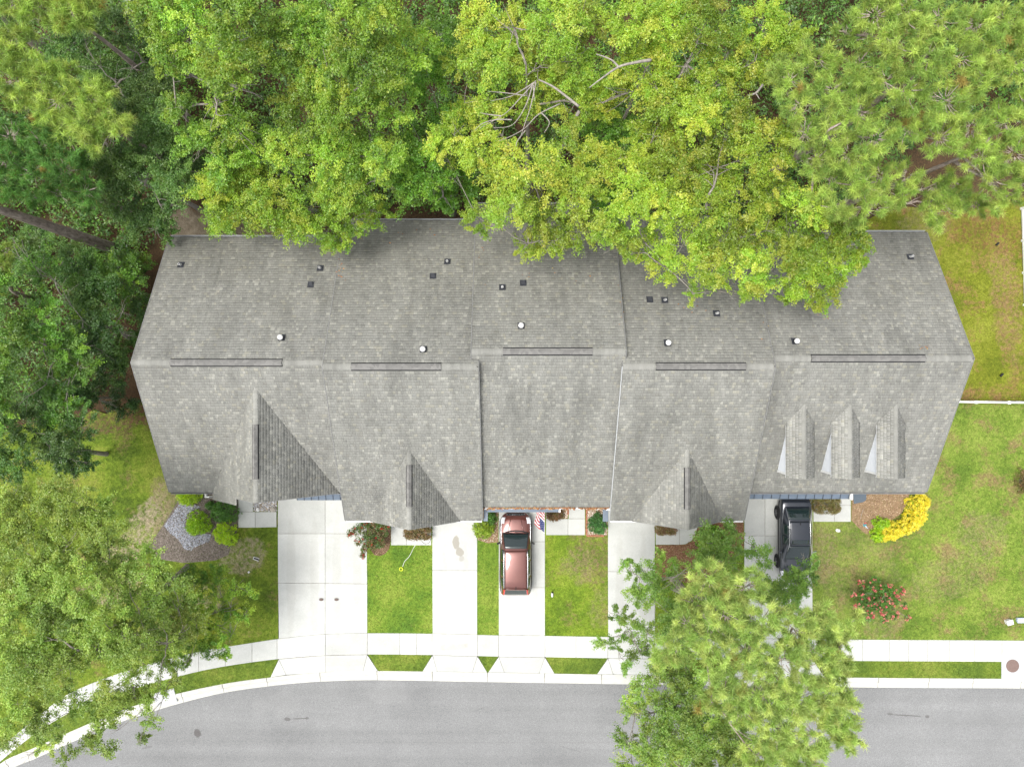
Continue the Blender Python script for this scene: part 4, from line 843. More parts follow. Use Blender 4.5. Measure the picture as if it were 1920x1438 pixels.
def leaf_obj(name, parts, parent, mat='leaf'):
    V = np.concatenate([q[0].reshape(-1,3) for q in parts]); C = np.concatenate([q[1] for q in parts]); nv = parts[0][0].shape[1]
    return np_mesh(name, V, np.arange(len(V)), nv, mat, parent, C)

def shrub(name, label, px, py, rx, ry, h, cols, seed, L=0.085, dens=420, squash=None, group=None, stems=5, boxy=2.0, cat='shrub', poly=None, jag=0.06):
    """clipped or loose shrub: stems inside, a closed skin of leaves with uneven surface"""
    r = np.random.default_rng(seed); x, y_, _ = P(px,py,h*0.6); R = empty(name,(x,y_,Z_LAWN)); tag(R,label,cat,group)
    k = (H-h*0.6)/F; a, b = (rx-3.2)*k, (ry-3.2)*k
    m = MB()
    for s in range(stems):
        an = s*2*math.pi/stems+0.3; q = 0.55
        m.tube([(0.05*math.cos(an),0.05*math.sin(an),-0.05),(a*0.3*math.cos(an),b*0.3*math.sin(an),h*0.4),(a*q*math.cos(an+0.2),b*q*math.sin(an+0.2),h*0.72)],[0.022,0.016,0.007],5)
    m.build('stem','bark_grey',R)
    area = math.pi*a*b+math.pi*(a+b)*h*0.8; n = max(60,int(area*40))
    if boxy > 2.5:
        u, v = r.uniform(-1,1,n), r.uniform(-1,1,n); k = np.abs(u)**4+np.abs(v)**4; u, v = u[k < 1.1], v[k < 1.1]; n0 = len(u); t_ = r.uniform(0,2*np.pi,n//2)
        su, sv = np.sign(np.cos(t_))*np.abs(np.cos(t_))**0.5, np.sign(np.sin(t_))*np.abs(np.sin(t_))**0.5
        top_ = np.stack([a*u,b*v,h*(0.95-0.10*np.maximum(np.abs(u),np.abs(v))**6)*(1+r.normal(0,jag,n0))],1); sd2 = np.stack([a*su*(1+r.normal(0,jag,n//2)),b*sv*(1+r.normal(0,jag,n//2)),r.uniform(0.1,0.9,n//2)*h],1)
        cx = np.concatenate([top_,sd2]); n = len(cx)
    else:
        th = r.uniform(0,2*np.pi,n); v = r.uniform(0.02,1,n)**0.8; ph = v*math.pi/2
        e = 2.0/boxy; ct, st = np.cos(th), np.sin(th); cp, sp = np.cos(ph), np.sin(ph)
        f = lambda q: np.sign(q)*np.abs(q)**e
        lump = 1+0.10*np.sin(3*th+seed)+r.normal(0,jag,n)
        cx = np.stack([a*f(ct)*f(sp)*lump, b*f(st)*f(sp)*lump, h*(0.12+0.86*f(cp)*(1+r.normal(0,jag*0.7,n)))],1)
    inner = cx*0.62; inner[:,2] = cx[:,2]*0.6+0.1*h
    nl = max(14,int(dens/24)); parts = [leaves(cx, np.full(n,0.12), nl, L, cols, r, 0.8, 0.55), leaves(inner[::2], np.full(len(inner[::2]),0.2), nl//2, L, cols, r)]
    leaf_obj('foliage', parts, R); return R
YG = [(0.40,0.60,0.015),(0.47,0.66,0.02),(0.30,0.50,0.015)]; LG = [(0.29,0.50,0.015),(0.35,0.56,0.02),(0.22,0.42,0.015)]; DG = [(0.085,0.215,0.03),(0.11,0.26,0.035),(0.065,0.165,0.025)]
BR = [(0.20,0.16,0.06),(0.26,0.18,0.08),(0.15,0.14,0.045),(0.21,0.11,0.065)]
shrub('shrub','bright yellow-green shrub half under the eave left of the white downspout',352,930,26,20,0.75,YG,1,jag=0.10)
shrub('shrub','rounded lime green shrub in the middle of the gravel',369,982,25,25,0.8,LG,2)
shrub('shrub','darker green clipped shrub touching the short walkway',420,959,28,24,0.85,DG,3)
shrub('shrub','bright lime shrub at the lower right edge of the gravel bed',422,1001,24,25,0.75,YG,4,jag=0.08)
shrub('shrub','tiny dark green plant between the two left shrubs and the wall',393,948,9,9,0.4,DG,5)
shrub('shrub','brown-green trimmed hedge in front of the second door',783,1000,27,13,0.75,BR,6,L=0.075,dens=600,boxy=4.0,jag=0.03)
shrub('shrub','yellow-green shrub beside the nose of the red car',906,992,22,21,0.85,[(0.25,0.37,0.03),(0.32,0.43,0.04),(0.18,0.29,0.025)],7,jag=0.07)
shrub('shrub','dark green plant behind the yellow-green shrub beside the red car',921,972,11,16,0.7,DG,8,jag=0.10)
shrub('shrub','reddish brown rounded shrub beside the middle walkway',1041,964,18,16,0.7,[(0.19,0.09,0.05),(0.24,0.15,0.06),(0.14,0.13,0.045)],9,L=0.075,dens=600)
shrub('shrub','round glossy dark green shrub in the pebble bed',1122,984,20,21,0.9,[(0.06,0.18,0.04),(0.10,0.25,0.055),(0.04,0.13,0.03)],10)
shrub('shrub','low brown-green hedge tucked under the right inner gable',1249,990,21,14,0.6,BR,11,L=0.075,dens=600,boxy=3.0,jag=0.03)
shrub('shrub','brown-green trimmed hedge beside the black sedan',1549,946,26,18,0.8,[(0.17,0.17,0.045),(0.22,0.20,0.06),(0.18,0.13,0.055)],12,L=0.075,dens=600,boxy=4.0,jag=0.03)
shrub('shrub','small green shrub in the crook of the yellow bush',1654,982,17,14,0.7,LG,13,jag=0.09)
shrub('shrub','clipped brown and green shrub at the right edge of the lawn',1921,903,14,24,0.7,BR,14,L=0.06,dens=600)
shrub('shrub','loose bright green bush beyond the right inner gable',1340,1020,32,30,1.3,[(0.16,0.36,0.02),(0.20,0.42,0.025),(0.12,0.28,0.02)],15,jag=0.12,L=0.10)
# yellow L-shaped hedge
R = empty('yellow_bush', P(1690,985)); tag(R,'bright yellow L-shaped bush at the edge of the mulch bed','shrub')
r = np.random.default_rng(31); base = np.array(P(1690,985)); pts = [(1722,948,0.62,0.9),(1720,965,0.60,0.95),(1710,978,0.55,0.9),(1695,988,0.52,0.9),(1676,996,0.48,0.8),(1658,1000,0.45,0.75),(1648,1003,0.40,0.65),(1728,940,0.45,0.8)]
cs = []; m = MB()
for (px,py,rr,h) in pts:
    q = np.array(P(px,py,h*0.5))-base; n = 75; th = r.uniform(0,6.283,n); ph = r.uniform(0,1,n)**0.7*1.57
    c = np.stack([rr*np.cos(th)*np.sin(ph),rr*np.sin(th)*np.sin(ph),h*np.cos(ph)*0.92],1)*(1+r.normal(0,0.07,(n,1))); c += np.array([q[0],q[1],0.08]); cs.append(c)
    m.tube([(q[0],q[1],-0.05),(q[0]+0.05,q[1]+0.03,h*0.4),(q[0]+0.15,q[1]-0.1,h*0.7)],[0.03,0.02,0.008],5)
cs = np.concatenate(cs); YE = [(0.76,0.64,0.03),(0.82,0.70,0.05),(0.66,0.60,0.03),(0.80,0.72,0.10)]
left = cs[:,0] < np.quantile(cs[:,0],0.12)
leaf_obj('foliage',[leaves(cs[~left],np.full((~left).sum(),0.11),24,0.075,YE,r,0.8,0.6,0.10), leaves(cs[~left]*np.array([0.97,0.97,0.7]),np.full((~left).sum(),0.15),8,0.08,YE+LG,r), leaves(cs[left],np.full(left.sum(),0.12),20,0.08,YG+LG,r)],R); m.build('stem','bark_grey',R)
# flowering shrubs
def flowering(name, label, px, py, arms, h, cols, fcols, seed, nfl):
    r = np.random.default_rng(seed); base = np.array(P(px,py)); R = empty(name,tuple(base)); tag(R,label,'shrub'); m = MB(); cs = []; fs = []
    for (ax,ay,az,rr) in arms:
        q = np.array(P(ax,ay,az))-base; m.tube([(0,0,-0.05),tuple(q*np.array([0.35,0.35,0.6])),tuple(q)],[0.03,0.018,0.006],5)
        n = int(max(12,rr*rr*260)); d = r.normal(0,1,(n,3)); d /= np.linalg.norm(d,axis=1,keepdims=True); c = q+d*rr*r.uniform(0.3,1,(n,1))**0.6*np.array([1,1,0.6]); cs.append(c[c[:,2] > 0.03])
        for _ in range(nfl):
            d1 = r.normal(0,1,3); d1[2] = abs(d1[2])*0.7+0.3; d1 /= np.linalg.norm(d1); fs.append(q+d1*rr*r.uniform(0.8,1.15)*np.array([1,1,0.7]))
    m.build('stem','bark_grey',R); cs = np.concatenate(cs); leaf_obj('foliage',[leaves(cs,np.full(len(cs),0.13),16,0.09,cols,r,0.8,0.5)],R)
    fs = np.array(fs); o = leaf_obj('flowers',[leaves(fs,np.full(len(fs),0.075),18,0.055,fcols,r,0.9,0.4,0.15,asp=0.9)],R); o['kind'] = 'stuff'; o['label'] = 'red flower clusters'
RG = [(0.07,0.155,0.035),(0.10,0.20,0.045),(0.15,0.14,0.05),(0.20,0.12,0.06)]
flowering('flowering_shrub','dark green shrub with red flowers spilling over the wide driveway',708,1005,[(700,985,1.1,0.42),(680,990,1.2,0.40),(715,1000,1.0,0.42),(690,1010,1.2,0.40),(668,995,1.2,0.28),(656,1000,1.2,0.18),(700,1020,0.9,0.36),(684,1025,1.0,0.25),(682,1034,0.95,0.2),(679,1042,0.9,0.16),(672,1015,1.1,0.22),(720,985,1.0,0.35),(712,1018,0.8,0.34)],1.1,RG,[(0.42,0.03,0.03),(0.32,0.03,0.025),(0.5,0.09,0.04)],41,2)
flowering('flowering_shrub','round shrub covered in coral red flowers on the right lawn',1648,1124,[(1648,1120,1.2,0.6),(1655,1135,1.1,0.5),(1640,1130,1.1,0.5),(1625,1112,1.2,0.48),(1665,1108,1.2,0.42),(1640,1095,1.2,0.42),(1622,1130,1.2,0.40),(1600,1115,1.1,0.16),(1606,1138,1.1,0.2),(1690,1108,1.2,0.22),(1680,1125,1.1,0.36),(1695,1135,1.0,0.18),(1630,1155,1.1,0.30),(1655,1158,1.0,0.30),(1675,1150,1.1,0.32),(1702,1158,1.0,0.14),(1614,1092,1.2,0.18),(1610,1152,1.0,0.16)],1.2,DG+[(0.10,0.12,0.04)],[(0.66,0.17,0.17),(0.74,0.27,0.24),(0.58,0.10,0.13)],42,9)

# ------------------------------------------------------------------ small things
# white vinyl fences
def fence(label, pts, h=1.8):
    a = Vector(pts[0]); R = empty('fence', (a.x,a.y,Z_LAWN)); tag(R,label,'fence')
    for i, q in enumerate(pts):
        d = Vector(q)-a; m = MB(); m.box(d.x-0.065,d.x+0.065,d.y-0.065,d.y+0.065,-0.1,h+0.06); m.box(d.x-0.085,d.x+0.085,d.y-0.085,d.y+0.085,h+0.06,h+0.10); m.add([(d.x-0.08,d.y-0.08,h+0.10),(d.x+0.08,d.y-0.08,h+0.10),(d.x+0.08,d.y+0.08,h+0.10),(d.x-0.08,d.y+0.08,h+0.10),(d.x,d.y,h+0.16)],[(0,1,4),(1,2,4),(2,3,4),(3,0,4)]); m.build('post','white_trim',R)
        if i+1 < len(pts):
            e = Vector(pts[i+1])-a; u = (e-d); L = u.length; u.normalize(); w_ = Vector((-u.y,u.x,0))
            def bar(s0,s1,hw,z0,z1,nm):
                p0, p1 = d+u*s0, d+u*s1; m = MB(); m.prism([(p0-w_*hw)[:2],(p1-w_*hw)[:2],(p1+w_*hw)[:2],(p0+w_*hw)[:2]],z0,z1); m.build(nm,'white_trim',R)
            bar(0.07,L-0.07,0.045,h-0.14,h,'rail'); bar(0.07,L-0.07,0.045,0.08,0.2,'rail')
            nb = int((L-0.14)/0.15)
            for k in range(nb): bar(0.07+k*(L-0.14)/nb+0.003, 0.07+(k+1)*(L-0.14)/nb-0.003, 0.018, 0.2, h-0.14, 'picket')
fence('white vinyl fence running from the house end across the right lawn', [(*P(px,753.5+0.012*(px-1797),1.8)[:2],0) for px in (1752,1828,1890,1952,2014,2076)])
fence('white vinyl fence along the right edge behind the house', [(*P(1914+(py-390)*0.03,py,0)[:2],0) for py in (392,452,512,572)])
# striped flag on a slanted pole
R = empty('flag', P(1020,982)); tag(R,'striped red and white flag with blue starred corner on a pole beside the red car','flag'); b0 = Vector(P(1020,982))
p0, p1 = Vector(P(1021,950,2.0))-b0, Vector(P(1020.5,999,2.65))-b0
m = MB(); m.tube([p0,p1],0.014,8); m.lathe(tuple(p1),[(0.0,-0.02),(0.025,0.0),(0.0,0.03)],8); m.build('pole','white_trim',R)
plain('flag_red',(0.42,0.035,0.045),0.8); plain('flag_white',(0.75,0.74,0.72),0.8); plain('flag_blue',(0.025,0.035,0.13),0.8)
def fl(u, v):   # u along the pole (0 tip .. 1 house), v along the fly
    q = p1+(p0-p1)*(0.02+u*0.72); dr = v*1.25; sw_ = 0.06*math.sin(u*9+v*4)
    return q+Vector((-0.46*v**0.8+sw_*v, 0.32*v*(0.6+u)+0.04*math.sin(v*8), -dr*0.85+0.02))
nU, nV = 39, 14; ms = [MB(),MB(),MB()]
for a in range(nU):
    for b in range(nV):
        st = a//3; mi = 2 if (st < 7 and b < 6) else (0 if st%2 == 0 else 1)
        ms[mi].add([fl(a/nU,b/nV),fl((a+1)/nU,b/nV),fl((a+1)/nU,(b+1)/nV),fl(a/nU,(b+1)/nV)],[(0,1,2,3)])
for mm, mat, nm in zip(ms,('flag_red','flag_white','flag_blue'),('red_stripes','white_stripes','blue_field')):
    o = mm.build(nm,mat,R); o['kind'] = 'stuff'
m = MB()
for i in range(5):
    for j in range(4):
        u = (i+0.7+(j%2)*0.3)/5.6*21/39; v = (j+0.6)/4.3*6/14; c = fl(u,v)
        for sg in (1,-1):
            N = (fl(u+0.02,v)-c).cross(fl(u,v+0.02)-c).normalized()*0.004*sg; ex = (fl(u+0.02,v)-c).normalized(); ey = (fl(u,v+0.02)-c).normalized(); n0 = [c+N+(ex*math.cos(k*math.pi/5)+ey*math.sin(k*math.pi/5))*(0.024 if k%2 == 0 else 0.011) for k in range(10)]
            m.add(n0,[tuple(range(10))])
o = m.build('stars','flag_white',R); o['kind'] = 'stuff'
# cord with a yellow ring on the lawn
plain('cord_white',(0.55,0.58,0.50),0.6); plain('ring_yellow',(0.55,0.62,0.03),0.5); plain('cord_dark',(0.10,0.10,0.10),0.6)
R = empty('tether_cord', P(752.5,1066)); tag(R,'pale cord ending in a yellow ring on the small lawn','cord'); b0 = Vector(P(752.5,1066))
def catmull(ps, n=8):
    out = []; ps = [Vector(q) for q in ps]
    for i in range(len(ps)-1):
        a, b, c, d = ps[max(i-1,0)], ps[i], ps[i+1], ps[min(i+2,len(ps)-1)]
        for k in range(n):
            s = k/n; out.append(0.5*((2*b)+(c-a)*s+(2*a-5*b+4*c-d)*s*s+(3*b-a-3*c+d)*s**3))
    return out+[ps[-1]]
m = MB(); m.tube(catmull([Vector(P(px,py,0.07))-b0 for px,py in [(783,1016),(775,1028),(768,1042),(759,1052),(755,1062)]]),0.016,6); m.build('cord','cord_white',R)
m = MB(); n_ = 24; m.tube([(0.095*math.cos(2*math.pi*k/n_),0.095*math.sin(2*math.pi*k/n_),0.08) for k in range(n_+1)],0.028,8); m.build('ring','ring_yellow',R)
m = MB(); m.tube(catmull([P(px,py,Z_SLAB+0.012) for px,py in [(790,1014),(796,1019),(804,1018),(808,1010)]]),0.011,6); tag(m.build('garden_hose','cord_dark'),'thin dark hose lying on the slabs below the trimmed hedge','hose')
# two small valve lids on the wide driveway
plain('valve_brown',(0.13,0.095,0.08),0.7,var=0.3,scale=30)
for (px,lb) in ((602.5,'left one of two small oval brown lids on the wide driveway'),(631,'right one of two small oval brown lids on the wide driveway')):
    R = empty('valve_lid', (*G(px,1123),Z_SLAB)); tag(R,lb,'lid','valve lids on the driveway'); R.scale = (1.45,0.9,1)
    m = MB(); m.lathe((0,0,-0.01),[(0.125,0),(0.125,0.028),(0.11,0.034),(0.0,0.034)],18); m.build('rim','grey_slab',R)
    m = MB(); m.lathe((0.01,0,0.02),[(0.095,0),(0.09,0.025),(0.06,0.030),(0.0,0.030)],16); m.build('lid','valve_brown',R)
# white posts and stray objects on the right lawn
def lump(name,label,cat,px,py,dims,mat,seed,rot=0,z=None):
    r = np.random.default_rng(seed); bm = bmesh.new(); bmesh.ops.create_icosphere(bm,subdivisions=2,radius=1.0)
    for v in bm.verts:
        k = 1+r.normal(0,0.09); v.co = Vector((v.co.x*dims[0]*k,v.co.y*dims[1]*k,max(v.co.z,-0.4)*dims[2]*k))
    me = bpy.data.meshes.new(name); bm.to_mesh(me); bm.free(); me.materials.append(M[mat]); o = bpy.data.objects.new(name,me); COL.objects.link(o)
    o.location = (*G(px,py),(Z_LAWN if z is None else z)+dims[2]*0.38); o.rotation_euler = (0,0,rot); tag(o,label,cat); return o
plain('rock_white',(0.72,0.71,0.69),0.8,var=0.1); plain('rock_grey',(0.34,0.31,0.27),0.9,var=0.25); plain('teal_plastic',(0.06,0.22,0.24),0.5,var=0.3,scale=20); plain('pale_blue',(0.42,0.47,0.55),0.5)
lump('rock','white rock lying on the lawn below the right walkway','rock',1570,994,(0.15,0.10,0.09),'rock_white',1,-0.3)
lump('rock','brown-grey rock at the end of the small gravel bed','rock',513,955,(0.17,0.17,0.14),'rock_grey',2)
lump('rock','white rock on the small gravel bed by the short walkway','rock',484,955,(0.10,0.12,0.08),'rock_white',3)
lump('rock','small white stone on the bare patch of the left lawn','rock',467,1072,(0.07,0.06,0.05),'rock_white',4)
R = empty('drain_outlet', P(481,1047)); R.rotation_euler = (0,0,-0.35); tag(R,'small white plastic drain outlet on the bare patch of the left lawn','drain')
m = MB(); m.box(-0.18,0.18,-0.08,-0.055,0,0.09); m.box(-0.18,0.18,0.055,0.08,0,0.09); m.box(-0.18,-0.155,-0.055,0.055,0,0.09); m.build('body','rock_white',R); m = MB(); m.box(-0.155,0.18,-0.055,0.055,0,0.03); m.build('opening','vent_black',R)
R = empty('utility_post', P(1888,1164)); R.rotation_euler = (0,0,0.25); tag(R,'short white utility post on the lawn by the right edge','post')
m = MB(); m.box(-0.16,0.16,-0.12,0.12,-0.05,0.24); m.build('post','rock_white',R,bevel=0.03); m = MB(); m.box(-0.19,0.19,-0.15,0.15,0.24,0.30); m.build('cap','rock_white',R,bevel=0.03)
R = empty('utility_box', P(1911,1161)); tag(R,'low pale blue-grey utility box next to the white post','utility box')
m = MB(); m.box(-0.22,0.26,-0.13,0.13,-0.05,0.16); m.build('body','pale_blue',R,bevel=0.02); m = MB(); m.box(-0.24,0.28,-0.15,0.15,0.16,0.20); m.build('lid','pale_blue',R,bevel=0.01)
R = empty('lawn_ornament', P(1035,1112)); tag(R,'small grey and white ornament with dark head on the patchy lawn','ornament')
m = MB(); m.lathe((0,0,0),[(0.03,0),(0.075,0.10),(0.085,0.2),(0.05,0.30),(0.0,0.32)],14); o = m.build('body','rock_white',R,smooth=True); o.scale = (0.8,1.9,0.9); o.location = (0,-0.03,0)
m = MB(); m.lathe((0,0.13,0.18),[(0.02,0),(0.05,0.06),(0.04,0.13),(0,0.15)],10); m.build('head','vent_black',R,smooth=True)
R = empty('garden_ornament', P(1621,984)); tag(R,'small teal garden ornament lying on the mulch','ornament')
m = MB(); m.lathe((0,0,0),[(0.10,0),(0.12,0.03),(0.05,0.08),(0,0.1)],10); m.build('base','teal_plastic',R); m = MB(); m.tube([(0.02,-0.03,0.05),(0.10,-0.14,0.08),(0.19,-0.20,0.05)],[0.04,0.03,0.015],6); m.build('stalk','pale_blue',R); m = MB(); m.tube([(-0.05,0.05,0.05),(0.02,0.14,0.07),(0.14,0.13,0.06)],[0.02,0.03,0.01],6); m.build('petal','tail_red',R)
m = MB(); m.tube([P(1619,954,0.05),P(1616,962,0.07),P(1613,974,0.05)],[0.012,0.014,0.008],5); tag(m.build('twig','dead_wood'),'thin pale stick lying on the mulch near the metal awning','stick')
t = NT('mat_blue'); c = t.ramp(t.noise(t.pos(),30,3,0.8),[(0.3,(0.04,0.055,0.075)),(0.7,(0.15,0.18,0.21))]); t.base(c,0.9,0.2)
m = MB(); m.prism([G(*q) for q in [(1598,915),(1624,915),(1623,937),(1617,941),(1600,944)]],zb-0.02,zb+0.035); tag(m.build('door_mat','mat_blue'),'dark blue-grey mat on the mulch beside the right walkway','mat')
for (px,py,lb) in ((1866,459,'small black lamp on the back lawn near the far fence'),(1874,703,'small black lamp on the back lawn near the cross fence')):
    R = empty('garden_light', P(px,py)); tag(R,lb,'garden light'); R.rotation_euler = (0,0,0.8)
    m = MB(); m.box(-0.11,0.11,-0.05,0.05,0.16,0.24); m.build('head','vent_black',R,bevel=0.01); m = MB(); m.tube([(0,0,-0.05),(0,0,0.17)],0.012,6); m.build('stake','vent_black',R)
R = empty('downspout_pipe', P(395,930)); tag(R,'white drain pipe end below the eave left of the large gable','pipe')
m = MB(); m.box(-0.28,0.30,-0.07,0.02,0.10,0.20); m.build('pipe','white_trim',R,bevel=0.01); m = MB(); m.box(0.0,0.28,-0.05,0.0,0.201,0.206); m.build('dark_opening','vent_black',R); m = MB(); m.box(-0.28,-0.18,-0.02,0.2,0.0,0.2); m.build('elbow','white_trim',R,bevel=0.01)
# ------------------------------------------------------------------ trees
def limb_path(a, b, r, sag=0.12, n=5):
    a, b = np.array(a,float), np.array(b,float); d = b-a; L = np.linalg.norm(d)
    pts = [a+d*s+np.array([r.normal(0,0.035*L),r.normal(0,0.035*L),math.sin(s*math.pi)*L*sag])*(0 if s in (0,1) else 1) for s in np.linspace(0,1,n)]
    return [tuple(p) for p in pts]
def lobes_to_world(lobes): return [(np.array(P(px,py,z)), rp*(H-z)/F) for (px,py,z,rp) in lobes]
def trunk_and_limbs(R, base, LW, r, tr, bark, twigs=9, droop=0.0):
    """tapered trunk, limbs to each foliage mass, twigs inside it (all relative to base)"""
    base = np.array(base); cen = np.mean([c for c,_ in LW],0)-base; topz = max(c[2] for c,_ in LW)-0.6
    top = np.array([cen[0]*0.8,cen[1]*0.8,topz]); bend = np.array([r.normal(0,0.25),r.normal(0,0.25),0])
    tp = [np.array([0,0,-0.15]), np.array([0,0,0.25]), top*0.33*np.array([0.7,0.7,1])+bend*0.5, top*0.66+bend, top]
    rad = [tr*1.35, tr, tr*0.82, tr*0.55, tr*0.15]; m = MB(); m.tube(catmull(tp,5), list(np.interp(np.linspace(0,4,21),range(5),rad)), 10)
    tw = MB(); nodes = [np.array(v) for v in catmull(tp,10)]; nodes = [v for v in nodes if v[2] > topz*0.38]; nr = [tr*0.5]*len(nodes)
    for c, rm in sorted(LW, key=lambda q: np.linalg.norm((q[0]-base)[:2]-top[:2])):
        q = c-base-np.array([0,0,rm*0.25]); dist = [np.linalg.norm((q-v)*np.array([1,1,1.3]))+(0 if v[2] < q[2]+0.3 else 2.0) for v in nodes]; i = int(np.argmin(dist)); s = nodes[i]
        lr = max(0.02, min(nr[i]*0.72, 0.025+0.02*dist[i])); pth = limb_path(tuple(s), tuple(q), r, 0.05); tw.tube(pth, list(np.linspace(lr,lr*0.6,5)), 6); nodes.append(q); nr.append(lr*0.75)
        for k in range(twigs):
            d = r.normal(0,1,3); d /= np.linalg.norm(d); d[2] = d[2]*0.45; e = q+d*rm*r.uniform(0.5,0.9); st = np.array(pth[r.integers(2,5)])
            tw.tube(limb_path(tuple(st),tuple(e),r,0.06,4), list(np.linspace(lr*0.4,0.007,4)), 4)
    m.build('trunk', bark, R, smooth=True); o = tw.build('branches', bark, R, smooth=True); o['kind'] = 'stuff'
def deciduous(name, label, base_px, lobes, cols, seed, L=0.098, dens=1650, tr=0.17, group=None, bark='bark_grey', clump=0.285, flat=0.9, cper=11, twigs=7, trans='leaf', relief=1.0, spill=1.0, rs=(0.78,1.02)):
    r = np.random.default_rng(seed); base = P(*base_px); R = empty(name, base); tag(R, label, 'tree', group); LW = lobes_to_world(lobes)
    trunk_and_limbs(R, base, LW, r, tr, bark, twigs); parts = []
    for c, rm in LW:
        c = c.copy(); c[2] += r.normal(0,relief); rm = rm*r.uniform(*rs); lt = r.uniform(0.62,1.15); hue = np.array([r.uniform(0.9,1.06),1.0,1.0])
        area = math.pi*rm*rm; n = max(6,int(area*cper)); d = r.normal(0,1,(n,3)); d[:,2] = np.abs(d[:,2])*0.9-0.25; d /= np.linalg.norm(d,axis=1,keepdims=True)
        rr = rm*(r.uniform(0.25,1.0,n)**0.55)*spill*(1+r.normal(0,0.10,n)); p = c-np.array(base)+d*rr[:,None]*np.array([1,1,flat])
        p[:,2] -= 0.10*(rr/rm)**2*rm
        cr = clump*r.uniform(0.5,1.25,n)*min(1.0,0.55+rm*0.3); ax = d*np.array([1,1,0.15])+r.normal(0,0.45,(n,3))*np.array([1,1,0.3]); ax /= np.linalg.norm(ax,axis=1,keepdims=True)
        parts.append(leaves(p, cr, max(8,int(dens/cper)), L, np.array(cols)*lt*hue, r, 0.4, 0.75, 0.17, axis=ax, fall=0.7))
    leaf_obj('crown', parts, R); return R
def pine(name, label, base_px, lobes, cols, seed, tuft=0.34, tr=0.22, nneed=165, dens=9.5, wid=0.0105, group=None, dead=0.008, flat=0.5):
    r = np.random.default_rng(seed); base = P(*base_px); R = empty(name, base); tag(R, label, 'tree', group); LW = lobes_to_world(lobes)
    trunk_and_limbs(R, base, LW, r, tr, 'bark_pine', 7); C, AX = [], []
    for c, rm in LW:
        n = max(5,int(math.pi*rm*rm*dens)); d = r.normal(0,1,(n,3)); d[:,2] = np.abs(d[:,2])*1.0-0.3; d /= np.linalg.norm(d,axis=1,keepdims=True)
        rr = rm*r.uniform(0.2,1.0,n)**0.5; p = c-np.array(base)+d*rr[:,None]*np.array([1,1,flat])
        ax = d*np.array([0.9,0.9,0.5])+np.array([0,0,0.75])+r.normal(0,0.22,(n,3)); ax /= np.linalg.norm(ax,axis=1,keepdims=True); C.append(p); AX.append(ax)
    C = np.concatenate(C); AX = np.concatenate(AX); n = len(C); N = n*nneed
    dr = r.normal(0,1,(N,3)); dr /= np.linalg.norm(dr,axis=1,keepdims=True); A = np.repeat(AX,nneed,0)
    ln = np.repeat(tuft*r.uniform(0.7,1.2,n),nneed)*r.uniform(0.5,0.95,N)
    dr = dr*0.95+A*0.55; dr /= np.linalg.norm(dr,axis=1,keepdims=True)
    st = np.repeat(C,nneed,0)+A*(r.uniform(-0.75,0.25,N)*tuft)[:,None]+r.normal(0,0.10*tuft,(N,3)); tip = st+dr*ln[:,None]; tip[:,2] -= ln*0.10
    sd_ = np.cross(dr,r.normal(0,1,(N,3))); sd_ /= np.linalg.norm(sd_,axis=1,keepdims=True)+1e-9; w_ = wid*r.uniform(0.7,1.3,N)
    V = np.stack([st-sd_*w_[:,None], st+sd_*w_[:,None], tip],1); pal = np.array(cols,float); ci = r.integers(0,len(pal),n); c = pal[ci]*(1+r.uniform(-0.3,0.25,(n,1)))
    dd = r.uniform(0,1,n) < dead; c[dd] = np.array([(0.36,0.29,0.08)]); c = np.repeat(c,nneed,0)*(1+r.uniform(-0.18,0.18,(N,1)))
    old = r.uniform(0,1,N) < 0.05; c[old] = c[old]*0.4+np.array([0.30,0.20,0.06])*0.6
    np_mesh('crown', V.reshape(-1,3), np.arange(N*3), 3, 'needle', R, np.clip(c,0.003,1))
    tw = MB(); idx = r.choice(n, min(n,260), replace=False); cw = [c-np.array(base) for c,_ in LW]
    for i in idx:
        q = min(cw, key=lambda v: np.linalg.norm(v-C[i])); tw.tube([tuple(q+(C[i]-q)*0.25),tuple(q+(C[i]-q)*0.6-np.array([0,0,0.08])),tuple(C[i])],[0.02,0.015,0.010],4)
    o = tw.build('branchlets','bark_pine',R); o['kind'] = 'stuff'; return R

C_BRIGHT = [(0.125,0.225,0.02),(0.165,0.27,0.026),(0.09,0.175,0.018),(0.22,0.29,0.032)]
C_GREEN  = [(0.085,0.19,0.018),(0.11,0.22,0.02),(0.065,0.15,0.015),(0.14,0.24,0.02)]
C_YELLOW = [(0.185,0.265,0.024),(0.225,0.29,0.03),(0.135,0.22,0.02),(0.27,0.295,0.04),(0.155,0.245,0.022)]
C_MIX    = [(0.15,0.24,0.02),(0.19,0.27,0.022),(0.11,0.20,0.016),(0.24,0.28,0.03)]
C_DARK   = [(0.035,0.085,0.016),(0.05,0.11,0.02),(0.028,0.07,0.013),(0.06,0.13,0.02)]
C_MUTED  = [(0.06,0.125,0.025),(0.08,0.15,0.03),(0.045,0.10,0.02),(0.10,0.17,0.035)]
C_PINE   = [(0.135,0.20,0.04),(0.165,0.23,0.048),(0.105,0.165,0.034),(0.19,0.245,0.055)]
C_PINEL  = [(0.17,0.24,0.06),(0.205,0.27,0.075),(0.14,0.21,0.05),(0.24,0.29,0.085)]
C_PINED  = [(0.055,0.125,0.028),(0.07,0.155,0.032),(0.045,0.10,0.022)]


